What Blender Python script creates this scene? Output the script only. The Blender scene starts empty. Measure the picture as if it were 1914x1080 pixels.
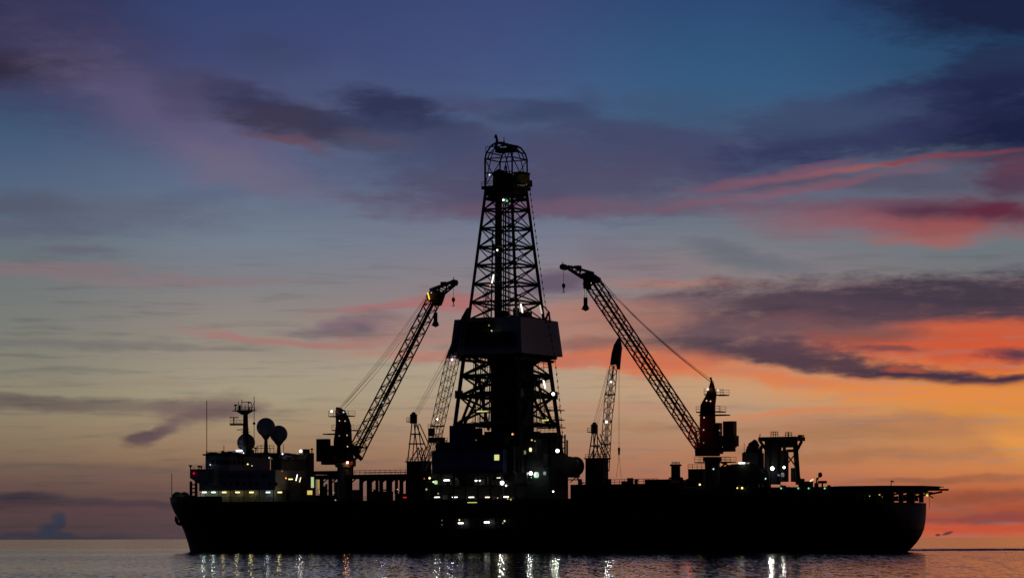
import bpy, math, random
from mathutils import Vector, Matrix, Euler
random.seed(7)
sc = bpy.context.scene
COL = sc.collection

# ------------------------------------------------------------------ camera
F = 5500.0                 # focal length in reference pixels (frame 1914 wide)
CXP, HYP = 957.0, 1005.6   # principal point: straight ahead, on the horizon
CAMH = 3.75                # camera height over the water
ROLL = 0.00235
cam = bpy.data.cameras.new("camera"); camo = bpy.data.objects.new("camera", cam); COL.objects.link(camo)
cam.sensor_width = 36.0; cam.lens = 36.0 * F / 1914.0
cam.shift_y = (HYP - 540.0) / 1914.0
cam.clip_start = 1.0; cam.clip_end = 200000.0
camo.matrix_world = Matrix.Translation((0, 0, CAMH)) @ Matrix.Rotation(math.radians(90), 4, 'X') @ Matrix.Rotation(-ROLL, 4, 'Z')
sc.camera = camo
sc.view_settings.view_transform = 'Standard'; sc.view_settings.look = 'None'
sc.view_settings.exposure = 0.0; sc.view_settings.gamma = 1.0
sc.cycles.use_denoising = True
sc.cycles.max_bounces = 6; sc.cycles.transparent_max_bounces = 6
sc.cycles.sample_clamp_indirect = 4.0

def lin(c):
    def f(x):
        x = x / 255.0
        return x / 12.92 if x <= 0.04045 else ((x + 0.055) / 1.055) ** 2.4
    return (f(c[0]), f(c[1]), f(c[2]), 1.0)

# ------------------------------------------------------------------ world: dusk sky
# All sky positions are directions: azimuth and elevation in degrees.
def az(px): return math.degrees(math.atan((px - CXP) / F))
def el(py, px=CXP):
    py = py + ROLL * (px - CXP)
    return math.degrees(math.atan((HYP - py) / F * math.cos(math.radians(az(px)))))
PXD = math.degrees(1.0 / F)

world = bpy.data.worlds.new("World"); sc.world = world; world.use_nodes = True
wt = world.node_tree; wt.nodes.clear()
def WN(t, **kw):
    n = wt.nodes.new(t)
    for k, v in kw.items(): setattr(n, k, v)
    return n
def WL(a, b): wt.links.new(a, b)
def wmath(op, a, b=None, c=None, clamp=False):
    n = WN('ShaderNodeMath', operation=op); n.use_clamp = clamp
    for i, x in enumerate((a, b, c)):
        if x is None: continue
        if isinstance(x, (int, float)): n.inputs[i].default_value = x
        else: WL(x, n.inputs[i])
    return n.outputs[0]
def wmix(f, a, b):
    n = WN('ShaderNodeMix', data_type='RGBA')
    for i, x in ((0, f), (6, a), (7, b)):
        if isinstance(x, (int, float)): n.inputs[i].default_value = x
        elif isinstance(x, tuple): n.inputs[i].default_value = x
        else: WL(x, n.inputs[i])
    return n.outputs[2]
tc = WN('ShaderNodeTexCoord')
sep = WN('ShaderNodeSeparateXYZ'); WL(tc.outputs['Generated'], sep.inputs[0])
A = wmath('MULTIPLY', wmath('ARCTAN2', sep.outputs[0], sep.outputs[1]), 57.29578)
E = wmath('MULTIPLY', wmath('ARCSINE', sep.outputs[2]), 57.29578)
comb = WN('ShaderNodeCombineXYZ'); WL(A, comb.inputs[0]); WL(E, comb.inputs[1])
def wnoise(scale, detail, sx, sy, rough=0.5, off=0.0):
    m = WN('ShaderNodeMapping'); WL(comb.outputs[0], m.inputs[0]); m.inputs['Scale'].default_value = (sx, sy, 1); m.inputs['Location'].default_value = (off, off * .7, off * 1.3)
    n = WN('ShaderNodeTexNoise', noise_dimensions='2D'); WL(m.outputs[0], n.inputs['Vector'])
    n.inputs['Scale'].default_value = scale; n.inputs['Detail'].default_value = detail; n.inputs['Roughness'].default_value = rough
    return n
# domain warp
nw = wnoise(1.0, 3.0, 0.55, 1.3, 0.55, 3.1)
vs = WN('ShaderNodeVectorMath', operation='SUBTRACT'); WL(nw.outputs['Color'], vs.inputs[0]); vs.inputs[1].default_value = (.5, .5, .5)
vm = WN('ShaderNodeVectorMath', operation='MULTIPLY'); WL(vs.outputs[0], vm.inputs[0]); vm.inputs[1].default_value = (1.3, 0.34, 0)
va = WN('ShaderNodeVectorMath', operation='ADD'); WL(vm.outputs[0], va.inputs[0]); WL(comb.outputs[0], va.inputs[1])
WARP = va.outputs[0]
sw = WN('ShaderNodeSeparateXYZ'); WL(WARP, sw.inputs[0])
vm2 = WN('ShaderNodeVectorMath', operation='MULTIPLY'); WL(vs.outputs[0], vm2.inputs[0]); vm2.inputs[1].default_value = (0.5, 0.12, 0)
va2 = WN('ShaderNodeVectorMath', operation='ADD'); WL(vm2.outputs[0], va2.inputs[0]); WL(comb.outputs[0], va2.inputs[1])
SOFTW = va2.outputs[0]
# streaky detail shared by all clouds
n1 = wnoise(1.0, 7.0, 0.8, 3.0, 0.62, 0.0)
n2 = wnoise(1.0, 6.0, 2.3, 9.0, 0.66, 9.3)
streak = wmath('ADD', wmath('MULTIPLY', wmath('SUBTRACT', n1.outputs[0], .5), 1.5), wmath('MULTIPLY', wmath('SUBTRACT', n2.outputs[0], .5), 0.8))

# clear-sky gradients at five azimuths (pixel row of the horizon view -> colour)
cols = [
 (0,   [(-400,(24,28,58)),(0,(50,52,86)),(90,(56,56,88)),(190,(62,80,114)),(260,(67,90,120)),(340,(82,100,126)),(430,(96,110,124)),(520,(112,118,120)),(600,(122,124,119)),(690,(134,130,116)),(740,(144,135,112)),(800,(142,124,101)),(850,(130,108,89)),(900,(106,83,75)),(950,(88,66,68)),(1006,(74,60,66))]),
 (480, [(-400,(26,36,70)),(0,(52,68,112)),(90,(62,72,116)),(200,(80,84,116)),(270,(92,98,128)),(340,(98,110,138)),(410,(108,120,138)),(460,(118,128,142)),(520,(128,128,134)),(580,(142,134,130)),(640,(152,140,128)),(700,(164,152,132)),(740,(166,154,128)),(800,(163,139,110)),(850,(150,118,91)),(900,(122,92,80)),(950,(94,70,72)),(1006,(84,68,72))]),
 (950, [(-400,(26,40,76)),(0,(58,74,118)),(100,(62,84,128)),(180,(72,92,130)),(300,(80,94,124)),(400,(110,116,138)),(450,(122,124,142)),(500,(134,128,138)),(560,(146,130,134)),(620,(166,134,126)),(690,(180,162,138)),(740,(178,156,130)),(790,(174,142,116)),(850,(166,124,98)),(900,(150,104,88)),(960,(120,82,78)),(1006,(110,80,80))]),
 (1350,[(-400,(22,40,76)),(0,(44,74,118)),(100,(50,86,124)),(180,(56,92,130)),(260,(70,92,122)),(360,(96,104,126)),(430,(112,120,132)),(480,(128,124,130)),(540,(142,126,126)),(600,(154,118,108)),(680,(204,142,102)),(730,(198,158,122)),(770,(190,150,118)),(820,(180,134,104)),(870,(182,122,90)),(920,(176,104,84)),(1006,(160,92,84))]),
 (1880,[(-400,(16,24,54)),(0,(34,48,84)),(80,(40,70,106)),(130,(42,74,108)),(200,(60,82,110)),(330,(88,92,112)),(400,(98,104,120)),(460,(108,118,126)),(520,(116,116,120)),(600,(184,98,70)),(660,(214,98,62)),(740,(226,142,62)),(780,(216,140,66)),(830,(200,134,82)),(880,(206,128,76)),(920,(186,100,64)),(960,(172,84,60)),(985,(202,88,56)),(1006,(196,100,68))]),
]
EMAX = 16.0
ramps = []
for px, stops in cols:
    r = WN('ShaderNodeValToRGB'); cr = r.color_ramp; cr.interpolation = 'B_SPLINE' if False else 'EASE'
    cr.interpolation = 'LINEAR'
    st = sorted([(min(1, max(0, el(py) / EMAX)), c) for py, c in stops], key=lambda s: s[0])
    cr.elements[0].position = st[0][0]; cr.elements[0].color = lin(st[0][1])
    cr.elements[1].position = st[-1][0]; cr.elements[1].color = lin(st[-1][1])
    for p, c in st[1:-1]:
        e = cr.elements.new(p); e.color = lin(c)
    ramps.append((az(px), r))
swl = WN('ShaderNodeSeparateXYZ'); WL(SOFTW, swl.inputs[0])
ef = wmath('DIVIDE', swl.outputs[1], EMAX, clamp=True)
for a_, r in ramps: WL(ef, r.inputs[0])
sky = ramps[0][1].outputs[0]
for k in range(1, len(ramps)):
    mr = WN('ShaderNodeMapRange', interpolation_type='SMOOTHSTEP'); WL(A, mr.inputs[0])
    mr.inputs[1].default_value = ramps[k-1][0]; mr.inputs[2].default_value = ramps[k][0]
    sky = wmix(mr.outputs[0], sky, ramps[k][1].outputs[0])

# clouds: (px, py, rx, ry, tilt degrees (+ = falls to the right), colour, opacity, [edge sharpness], [noise amount])
S = 1
clouds = [
 # upper left
 (70,110,260,80,5,(58,52,84),.55), (15,124,130,26,0,(40,35,52),1.0), (120,124,120,18,2,(55,48,68),.8), (230,160,260,70,20,(80,74,106),.5),
 (360,240,260,50,24,(98,90,124),.65), (455,318,150,30,16,(116,106,130),.6), (560,345,140,20,6,(106,104,128),.4),
 (640,80,340,80,0,(66,72,116),.4), (510,98,90,34,10,(58,68,102),.6), (390,182,90,34,12,(70,64,94),.6), (610,150,130,30,8,(74,86,124),.5),
 (830,120,180,60,0,(70,80,122),.3),
 # long dark cloud left of derrick top
 (505,207,120,24,16,(54,56,88),1.0), (560,236,130,26,10,(64,58,80),.95), (650,236,120,16,4,(56,58,86),.9), (550,270,80,7,12,(104,74,88),.75),
 (745,208,110,26,12,(46,50,82),1.0), (800,232,140,26,18,(50,54,86),1.0), (820,280,150,40,12,(62,72,104),.8), (715,262,80,12,6,(84,72,92),.7), (760,310,200,40,0,(76,86,116),.5),
 (890,200,80,16,8,(70,70,104),.7), (870,375,190,26,0,(94,82,108),.75), (900,340,150,30,0,(78,78,106),.6),
 # centre right
 (1030,206,90,18,0,(58,70,104),.9), (1100,182,60,16,10,(62,80,114),.7), (1200,250,220,22,10,(64,72,104),.9), (1130,290,330,40,4,(70,72,104),.8),
 (1360,290,210,44,2,(68,74,106),.85), (1100,345,300,46,0,(80,76,104),.8), (1200,388,400,13,-1,(108,88,108),.6), (1060,390,160,16,0,(112,86,106),.6), (1270,200,160,28,0,(62,84,116),.5),
 # upper right
 (1890,20,260,60,8,(26,34,64),.95), (1720,180,260,24,-10,(42,46,84),1.0), (1870,150,170,44,-6,(34,40,76),1.0), (1820,226,340,36,-4,(34,38,74),1.0), (1900,245,170,48,0,(28,34,66),1.0),
 (1600,262,240,26,-8,(52,58,94),.95), (1590,206,170,26,-6,(60,72,108),.7), (1540,225,160,26,-6,(66,80,112),.6),(1880,118,130,16,-8,(40,52,84),.8),
 (1590,316,170,4.5,-6,(158,90,92),.8,1,1.3), (1800,290,170,5,-5,(120,66,80),.8,1,1.3), (1430,334,150,9,-10,(132,88,104),.8), (1560,338,180,10,-2,(80,82,104),.8), (1720,345,190,12,2,(86,82,102),.7),
 (1500,350,240,8,-8,(136,90,104),.6), (1900,340,60,34,0,(82,52,76),.8), (1900,305,90,16,-6,(100,62,80),.6),
 (1760,402,200,26,0,(112,64,76),.9), (1730,392,110,13,0,(84,50,70),.95), (1860,398,80,16,3,(96,44,64),1.0), (1600,408,90,14,4,(120,72,86),.8), (1760,428,180,13,2,(164,82,80),.75), (1750,448,120,9,0,(170,94,88),.65), (1560,425,160,18,3,(142,98,108),.6), (1500,400,130,16,0,(136,92,104),.6), (1600,385,200,10,0,(110,84,102),.6),
 (1370,465,80,12,6,(100,102,116),.6), (1420,488,110,14,6,(98,106,118),.6), (1250,530,160,8,0,(168,118,120),.75), (1180,500,160,18,0,(140,120,128),.5), (1130,470,60,16,10,(122,112,128),.5),
 # big cloud banks at right
 (1660,560,400,30,1,(74,60,76),.95,1,1.5), (1860,556,230,36,0,(66,57,72),.92,1,1.5), (1440,572,210,16,2,(82,66,80),.95), (1280,568,140,10,0,(124,98,106),.6), (1600,596,340,20,0,(86,66,78),.9),
 (1830,612,220,12,0,(208,92,72),.9,.8,1.4), (1740,634,260,14,0,(198,86,70),.9,1,1.5), (1480,622,220,22,0,(122,84,88),.85), (1850,655,200,22,0,(210,86,66),.9,1,1.5), (1660,652,160,10,2,(196,88,72),.85), (1640,625,120,8,0,(150,78,76),.7), (1690,650,60,5,2,(120,72,76),.8),
 (1895,664,70,9,4,(104,60,72),1.0), (1340,630,160,30,4,(104,82,92),.85,1,1.4), (1400,655,170,20,4,(82,66,78),.95,1,1.4), (1590,682,220,13,6,(80,60,72),.95,1,1.4), (1760,704,180,10,4,(70,52,68),1.0), (1890,707,90,6,0,(70,48,66),1.0), (1470,655,150,14,0,(90,66,78),.8),
 (1320,692,170,12,4,(214,118,92),.85), (1500,712,260,12,5,(222,122,86),.85), (1760,736,300,18,2,(228,140,72),.9), (1700,690,30,4,0,(190,84,66),.6),
 (1160,674,150,13,1,(212,110,90),.9), (1060,670,90,14,0,(206,108,92),.85), (1120,645,130,12,0,(146,92,96),.85), (1230,668,120,14,3,(206,110,92),.8), (1100,600,170,26,0,(182,122,116),.7),(1200,590,120,20,0,(160,110,112),.6),
 # centre left
 (1048,530,60,20,0,(98,84,104),.9), (790,666,150,8,1,(186,120,108),.75), (730,575,120,7,-4,(166,112,114),.8), (840,566,90,13,0,(180,104,102),.75), (688,612,70,17,0,(104,92,108),1.0), (610,620,70,8,0,(124,106,114),.8), (720,600,110,10,0,(150,118,120),.5),
 (430,625,120,5,6,(164,122,116),.65), (570,638,150,6,4,(170,116,112),.75), (760,640,150,10,4,(172,122,114),.55), (800,620,110,14,0,(164,124,118),.45),
 # left
 (50,385,110,18,4,(80,84,106),.7), (60,425,160,14,0,(92,94,116),.6), (230,400,200,26,2,(94,98,118),.6), (370,365,90,14,0,(88,98,122),.5), (150,468,80,7,2,(102,100,116),.75), (100,505,170,12,-2,(132,114,120),.8), (330,525,220,9,0,(136,118,122),.7),
 (160,645,260,8,1,(110,108,108),.6), (70,690,110,4,0,(116,112,106),.5), (200,760,320,12,1,(116,102,94),.75), (30,756,160,13,0,(106,94,88),.8), (400,762,100,20,-4,(116,94,92),.75),(230,715,200,6,0,(150,136,118),.5),
 (262,820,44,8,-6,(92,72,78),.9), (315,806,52,8,-16,(100,80,86),.8), (372,782,60,11,-18,(112,90,90),.75),
 (130,940,200,6,2,(70,58,68),.75), (30,930,90,7,0,(60,52,62),.9), (30,946,120,6,0,(70,54,62),.8), (250,946,130,5,1,(80,62,70),.8), (200,880,300,16,0,(110,86,82),.5),
 (60,1004,170,6,0,(58,54,66),.9),
 # lower right
 (1640,802,230,17,-2,(168,116,92),.8), (1500,790,180,12,0,(186,132,102),.6), (1560,850,260,10,0,(170,112,88),.7), (1890,815,70,30,20,(236,156,72),.7), (1760,790,200,14,3,(190,128,88),.6), (1640,905,260,8,-2,(176,104,82),.6), (1740,898,140,6,-2,(150,90,76),.7),
 (1840,930,190,10,0,(146,76,68),.85), (1850,952,180,6,0,(170,78,64),.7), (1840,968,160,8,0,(140,68,64),.8), (1850,985,240,7,0,(198,78,62),.8), (1190,760,200,10,0,(190,140,112),.5), (1480,770,120,5,-3,(216,126,92),.7), (1250,800,200,6,0,(160,116,98),.5),(1130,790,200,10,0,(176,126,104),.4),
]
def add_cloud(sky, px, py, rx, ry, tilt, colr, op, sharp=1.0, nz=1.0, space=None):
    m = WN('ShaderNodeMapping', vector_type='TEXTURE')
    q = WN('ShaderNodeVectorMath', operation='MULTIPLY_ADD')   # keeps the clouds evaluated one after another
    WL(sky, q.inputs[0]); q.inputs[1].default_value = (1e-7, 1e-7, 1e-7); WL(space or WARP, q.inputs[2])
    WL(q.outputs[0], m.inputs[0])
    m.inputs['Location'].default_value = (az(px), el(py, px), 0)
    m.inputs['Rotation'].default_value = (0, 0, -math.radians(tilt))
    m.inputs['Scale'].default_value = (rx * 1.55 * PXD, ry * 2.0 * PXD, 1)
    g = WN('ShaderNodeTexGradient', gradient_type='SPHERICAL'); WL(m.outputs[0], g.inputs[0])
    s = wmath('MULTIPLY_ADD', streak, .46 * nz, g.outputs[1])
    s = wmath('MULTIPLY', s, wmath('MULTIPLY', g.outputs[1], 6.0, clamp=True))
    mr = WN('ShaderNodeMapRange', interpolation_type='SMOOTHSTEP'); WL(s, mr.inputs[0])
    mid = 0.43; w = 0.43 * min(1.0, sharp * 1.2)
    mr.inputs[1].default_value = max(0.01, mid - w); mr.inputs[2].default_value = mid + w; mr.inputs[4].default_value = op
    return wmix(mr.outputs[0], sky, lin(colr))
def warm(c, px, py):     # the lit undersides low at the right glow orange rather than pink
    if c[0] > 145 and c[1] < 128 and py > 480 and px > 960: return (c[0], c[1] + 3, c[2] - 9)
    return c
for c in clouds:
    c = list(c); c[5] = warm(c[5], c[0], c[1]); sky = add_cloud(sky, *c)
# small distant clouds standing on the horizon
for c in [(84,994,26,13,0,(54,56,72),.95,.5,.7), (100,978,13,15,10,(56,58,74),.95,.5,.7), (112,1000,26,6,0,(56,56,70),.95,.5,.5), (1771,996,11,2.2,-16,(74,50,60),.9,.6,.4), (1753,999,5,2,0,(80,50,60),.9,.6,.3)]:
    sky = add_cloud(sky, *c, space=SOFTW if c[2] > 12 else comb.outputs[0])
# thin streaked veil low in the sky
n3 = wnoise(1.0, 6.0, 0.5, 7.0, 0.62, 21.0)
vl = WN('ShaderNodeMapRange', interpolation_type='SMOOTHSTEP'); WL(n3.outputs[0], vl.inputs[0]); vl.inputs[1].default_value = .48; vl.inputs[2].default_value = .78
lo = WN('ShaderNodeMapRange', interpolation_type='SMOOTHSTEP'); WL(E, lo.inputs[0]); lo.inputs[1].default_value = 8.0; lo.inputs[2].default_value = 3.0
hv_ = WN('ShaderNodeHueSaturation'); WL(sky, hv_.inputs['Color']); hv_.inputs['Saturation'].default_value = .72; hv_.inputs['Value'].default_value = .68
sky = wmix(wmath('MULTIPLY', wmath('MULTIPLY', vl.outputs[0], lo.outputs[0]), .75), sky, hv_.outputs[0])
tone = WN('ShaderNodeHueSaturation'); WL(sky, tone.inputs['Color']); tone.inputs['Saturation'].default_value = 1.0; tone.inputs['Value'].default_value = .98
sky = tone.outputs[0]
# the sky fades to deep blue away from the sunset
hi = WN('ShaderNodeMapRange', interpolation_type='SMOOTHSTEP'); WL(E, hi.inputs[0]); hi.inputs[1].default_value = 12; hi.inputs[2].default_value = 50
sky = wmix(hi.outputs[0], sky, (0.006, 0.010, 0.028, 1))
bk = WN('ShaderNodeMapRange', interpolation_type='SMOOTHSTEP'); WL(wmath('ABSOLUTE', A), bk.inputs[0]); bk.inputs[1].default_value = 35; bk.inputs[2].default_value = 95
sky = wmix(bk.outputs[0], sky, (0.0040, 0.0052, 0.012, 1))
# faint Nishita twilight term, sun just under the horizon to the right
ns = WN('ShaderNodeTexSky'); ns.sky_type = 'NISHITA'; ns.sun_disc = False
ns.sun_elevation = math.radians(-2.0); ns.sun_rotation = math.radians(14.0)
ad = WN('ShaderNodeMix', data_type='RGBA', blend_type='ADD'); ad.inputs[0].default_value = 0.0006
WL(sky, ad.inputs[6]); WL(ns.outputs[0], ad.inputs[7])
bg = WN('ShaderNodeBackground'); WL(ad.outputs[2], bg.inputs[0]); bg.inputs[1].default_value = 1.0
wo = WN('ShaderNodeOutputWorld'); WL(bg.outputs[0], wo.inputs[0])
world.cycles.sampling_method = 'MANUAL'; world.cycles.sample_map_resolution = 1024

# ------------------------------------------------------------------ materials
def mat(name, base, rough=.55, metal=0.0, var=.25, scale=.6, bump=0.0):
    m = bpy.data.materials.new(name); m.use_nodes = True; t = m.node_tree
    b = t.nodes['Principled BSDF']; b.inputs['Roughness'].default_value = rough; b.inputs['Metallic'].default_value = metal
    co = t.nodes.new('ShaderNodeTexCoord'); n = t.nodes.new('ShaderNodeTexNoise'); n.inputs['Scale'].default_value = scale; n.inputs['Detail'].default_value = 6
    t.links.new(co.outputs['Object'], n.inputs['Vector'])
    mx = t.nodes.new('ShaderNodeMix'); mx.data_type = 'RGBA'
    d = 1 - var
    mx.inputs[6].default_value = (base[0]*d, base[1]*d*.95, base[2]*d*.9, 1); mx.inputs[7].default_value = (*[min(1, x*(1+var*.5)) for x in base], 1)
    t.links.new(n.outputs[0], mx.inputs[0]); t.links.new(mx.outputs[2], b.inputs['Base Color'])
    if bump:
        bp = t.nodes.new('ShaderNodeBump'); bp.inputs['Strength'].default_value = bump; t.links.new(n.outputs[0], bp.inputs['Height']); t.links.new(bp.outputs[0], b.inputs['Normal'])
    return m
def emat(name, colr, strength):
    m = bpy.data.materials.new(name); m.use_nodes = True; b = m.node_tree.nodes['Principled BSDF']
    b.inputs['Base Color'].default_value = (.8, .8, .8, 1)
    b.inputs['Emission Color'].default_value = lin(colr); b.inputs['Emission Strength'].default_value = strength
    return m
M = dict(
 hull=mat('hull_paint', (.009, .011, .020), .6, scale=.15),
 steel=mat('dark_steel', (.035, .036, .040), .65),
 grey=mat('grey_paint', (.12, .12, .12), .6),
 dome=mat('dome_shell', (.40, .41, .44), .6),
 white=mat('white_paint', (.42, .43, .44), .6),
 cream=mat('cream_paint', (.34, .34, .27), .6),
 blue=mat('blue_paint', (.035, .05, .20), .5),
 red=mat('red_paint', (.15, .010, .007), .5),
 orange=mat('orange_paint', (.55, .10, .04), .5),
 clad=mat('cladding_sheet', (.46, .44, .46), .45, scale=2.0),
 green=mat('green_paint', (.06, .12, .07), .6),
 yellow=mat('yellow_paint', (.5, .4, .03), .6),
 rope=mat('wire_rope', (.05, .05, .05), .6),
)
C_W = (255, 250, 235); C_B = (225, 240, 255); C_G = (222, 250, 222); C_Y = (255, 236, 160); C_O = (255, 150, 50); C_R = (255, 40, 40); C_GR = (90, 230, 100)
_em = {}
def E_(c, s):
    k = (c, s)
    if k not in _em: _em[k] = emat('lamp_glow', c, s * (.5 if s > 1.5 else .85))
    return _em[k]

# ------------------------------------------------------------------ ship frame
D0, X0, YAW = 835.0, -1.44, math.radians(30)
cY, sY = math.cos(YAW), math.sin(YAW)
# ship axes: u towards the stern, v to starboard (away), w up
def ray(px, py):
    dx, dy = px - CXP, py - HYP
    x = dx - ROLL * dy; y = dy + ROLL * dx
    d = Vector((x / F, 1.0, -y / F))
    du = d.x * cY - d.y * sY; dv = d.x * sY + d.y * cY
    ox, oy = -X0, -D0
    ou = ox * cY - oy * sY; ov = ox * sY + oy * cY
    return Vector((ou, ov, CAMH)), Vector((du, dv, d.z))
def P(px, py, v):
    o, d = ray(px, py); t = (v - o.y) / d.y; q = o + d * t
    return Vector((q.x, v, q.z))
def PU(px, py, u):
    o, d = ray(px, py); t = (u - o.x) / d.x; return o + d * t
def pxof(u, v, w=10.0):
    X = X0 + u * cY + v * sY; Y = D0 - u * sY + v * cY
    dx = X / Y * F; dy = -(w - CAMH) / Y * F
    return CXP + dx + ROLL * dy

# ------------------------------------------------------------------ mesh helpers
class MB:
    def __init__(s): s.v = []; s.f = []
    def add(s, vs, fs):
        n = len(s.v); s.v += [tuple(x) for x in vs]; s.f += [tuple(i + n for i in f) for f in fs]; return s
    def hexa(s, p):
        return s.add(p, [(0,3,2,1),(4,5,6,7),(0,1,5,4),(1,2,6,5),(2,3,7,6),(3,0,4,7)])
    def box(s, u0, u1, v0, v1, w0, w1):
        return s.hexa([(u0,v0,w0),(u1,v0,w0),(u1,v1,w0),(u0,v1,w0),(u0,v0,w1),(u1,v0,w1),(u1,v1,w1),(u0,v1,w1)])
    def cone(s, a, b, r0, r1=None, n=8, cap=True):
        a, b = Vector(a), Vector(b); r1 = r0 if r1 is None else r1
        d = (b - a)
        if d.length < 1e-6: return s
        d.normalize(); x = d.orthogonal().normalized(); y = d.cross(x)
        vs = []
        for c, r in ((a, r0), (b, r1)):
            for k in range(n):
                t = 2 * math.pi * (k + .5) / n; vs.append(c + (x * math.cos(t) + y * math.sin(t)) * r)
        fs = [(k, (k+1) % n, n + (k+1) % n, n + k) for k in range(n)]
        if cap: fs += [tuple(range(n-1, -1, -1)), tuple(range(n, 2*n))]
        return s.add(vs, fs)
    def bar(s, a, b, r): return s.cone(a, b, r, r, 4)
    def poly(s, pts, r, n=4):
        for a, b in zip(pts[:-1], pts[1:]): s.cone(a, b, r, r, n)
        return s
    def sphere(s, c, r, nu=20, nv=12, zs=1.0):
        c = Vector(c); vs = [c + Vector((0,0,-r*zs))]
        for j in range(1, nv):
            ph = -math.pi/2 + math.pi*j/nv
            for i in range(nu):
                th = 2*math.pi*i/nu; vs.append(c + Vector((r*math.cos(ph)*math.cos(th), r*math.cos(ph)*math.sin(th), r*zs*math.sin(ph))))
        vs.append(c + Vector((0,0,r*zs))); L = len(vs)-1
        fs = [(0, 1+(i+1)%nu, 1+i) for i in range(nu)]
        for j in range(nv-2):
            for i in range(nu):
                a = 1+j*nu+i; b = 1+j*nu+(i+1)%nu; fs.append((a, b, b+nu, a+nu))
        fs += [(L, L-nu+i, L-nu+(i+1)%nu) for i in range(nu)]
        return s.add(vs, fs)
    def prism(s, pts, dv):          # pts at one v, extruded by dv along v
        n = len(pts); a = [Vector(p) for p in pts]; b = [p + Vector((0, dv, 0)) for p in a]
        fs = [tuple(range(n)), tuple(range(2*n-1, n-1, -1))] + [((k+1) % n, k, n+k, n+(k+1) % n) for k in range(n)]
        return s.add(a + b, fs)
    def lattice(s, q0, q1, n, rc, rb, x=False):
        q0 = [Vector(p) for p in q0]; q1 = [Vector(p) for p in q1]; k = len(q0)
        for a, b in zip(q0, q1): s.bar(a, b, rc)
        rows = [[a.lerp(b, i / n) for a, b in zip(q0, q1)] for i in range(n + 1)]
        for i in range(n):
            for j in range(k):
                jj = (j + 1) % k
                if (i + j) % 2 == 0 or x: s.bar(rows[i][j], rows[i+1][jj], rb)
                if (i + j) % 2 == 1 or x: s.bar(rows[i][jj], rows[i+1][j], rb)
        for i in range(1, n + 1):
            if x or i == n:
                for j in range(k): s.bar(rows[i][j], rows[i][(j+1) % k], rb)
        return s
    def rail(s, pts, h=1.1, r=.05, step=1.8):
        for a, b in zip(pts[:-1], pts[1:]):
            a, b = Vector(a), Vector(b); L = (b - a).length; n = max(1, int(L / step))
            for k in range(n + 1):
                p = a.lerp(b, k / n); s.bar(p, p + Vector((0,0,h)), r)
            for hh in (h, h*.5): s.bar(a + Vector((0,0,hh)), b + Vector((0,0,hh)), r)
        return s
    def build(s, name, m, parent=None, smooth=False):
        me = bpy.data.meshes.new(name); me.from_pydata(s.v, [], s.f); me.materials.append(M[m] if isinstance(m, str) else m)
        if smooth:
            for p in me.polygons: p.use_smooth = True
        me.update()
        o = bpy.data.objects.new(name, me); COL.objects.link(o)
        if parent: o.parent = parent
        return o
def tag(o, label=None, cat=None, group=None, kind=None):
    if label: o['label'] = label
    if cat: o['category'] = cat
    if group: o['group'] = group
    if kind: o['kind'] = kind
    return o
SHIPM = Matrix.Translation((X0, D0, 0)) @ Matrix.Rotation(-YAW, 4, 'Z')
def thing(name, label, cat, base=(0, 0, 0), group=None):
    o = bpy.data.objects.new(name, None); COL.objects.link(o); o.empty_display_size = 2
    o.matrix_world = SHIPM @ Matrix.Translation(base)
    tag(o, label, cat, group); o['_b'] = list(base); return o
class SB(MB):   # builder in ship coordinates under a thing whose base is not the ship origin
    def build(s, name, m, parent=None, smooth=False):
        r = parent
        while r is not None and r.parent is not None: r = r.parent
        if r is not None and '_b' in r.keys():
            b = r['_b']; s.v = [(x[0]-b[0], x[1]-b[1], x[2]-b[2]) for x in s.v]
        return super().build(name, m, parent, smooth)
def pxbox(b, px0, px1, py0, py1, v0, v1):
    """box whose outline spans px0..px1 and py0..py1, between port plane v0 and plane v1"""
    u0 = P(px0, py0, v0).x; u1 = P(px1, py0, v1).x
    if u1 < u0 + .6: u1 = u0 + .6
    um = (px0 + px1) / 2; vm = (v0 + v1) / 2
    w1 = P(um, py0, vm).z; w0 = P(um, py1, vm).z
    b.box(u0, u1, v0, v1, w0, w1); return (u0, u1, v0, v1, w0, w1)
LAMP, FLOOD = .038, 1.35
def light_at(p, colr, power, parent, rad=.35):
    l = bpy.data.lights.new('lamp_light', 'POINT'); l.energy = power * LAMP; l.color = lin(colr)[:3]; l.shadow_soft_size = rad
    o = bpy.data.objects.new('lamp_light', l); COL.objects.link(o); o.parent = parent
    r = parent
    while r.parent is not None: r = r.parent
    b = r['_b'] if '_b' in r.keys() else (0, 0, 0)
    o.location = Vector(p) - Vector(b); return o
def flood(p, colr, power, parent):
    l = bpy.data.lights.new('flood_light', 'SPOT'); l.energy = power; l.color = lin(colr)[:3]; l.shadow_soft_size = .3; l.spot_size = math.radians(125); l.spot_blend = .5
    o = bpy.data.objects.new('flood_light', l); COL.objects.link(o); o.parent = parent
    r = parent
    while r.parent is not None: r = r.parent
    b = r['_b'] if '_b' in r.keys() else (0, 0, 0)
    o.location = Vector(p) - Vector(b); o.rotation_euler = Vector((.15, -1, -.12)).to_track_quat('-Z', 'Y').to_euler(); return o
def lamp(parent, px, py, v, r_px=1.6, colr=C_W, glow=6.0, power=0, out=1.0, name='deck_lamp'):
    c = P(px, py, v); r = r_px / 6.6 * .82
    b = SB(); b.sphere(c, r, 12, 8)
    o = b.build(name, E_(colr, glow), parent, True)
    if power: light_at(c + Vector((out*.35, -out, -.3)), colr, min(power, 40), o)
    if power >= 150: flood(c + Vector((0, -r-.35, 0)), colr, power * FLOOD, o)
    return o
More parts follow.
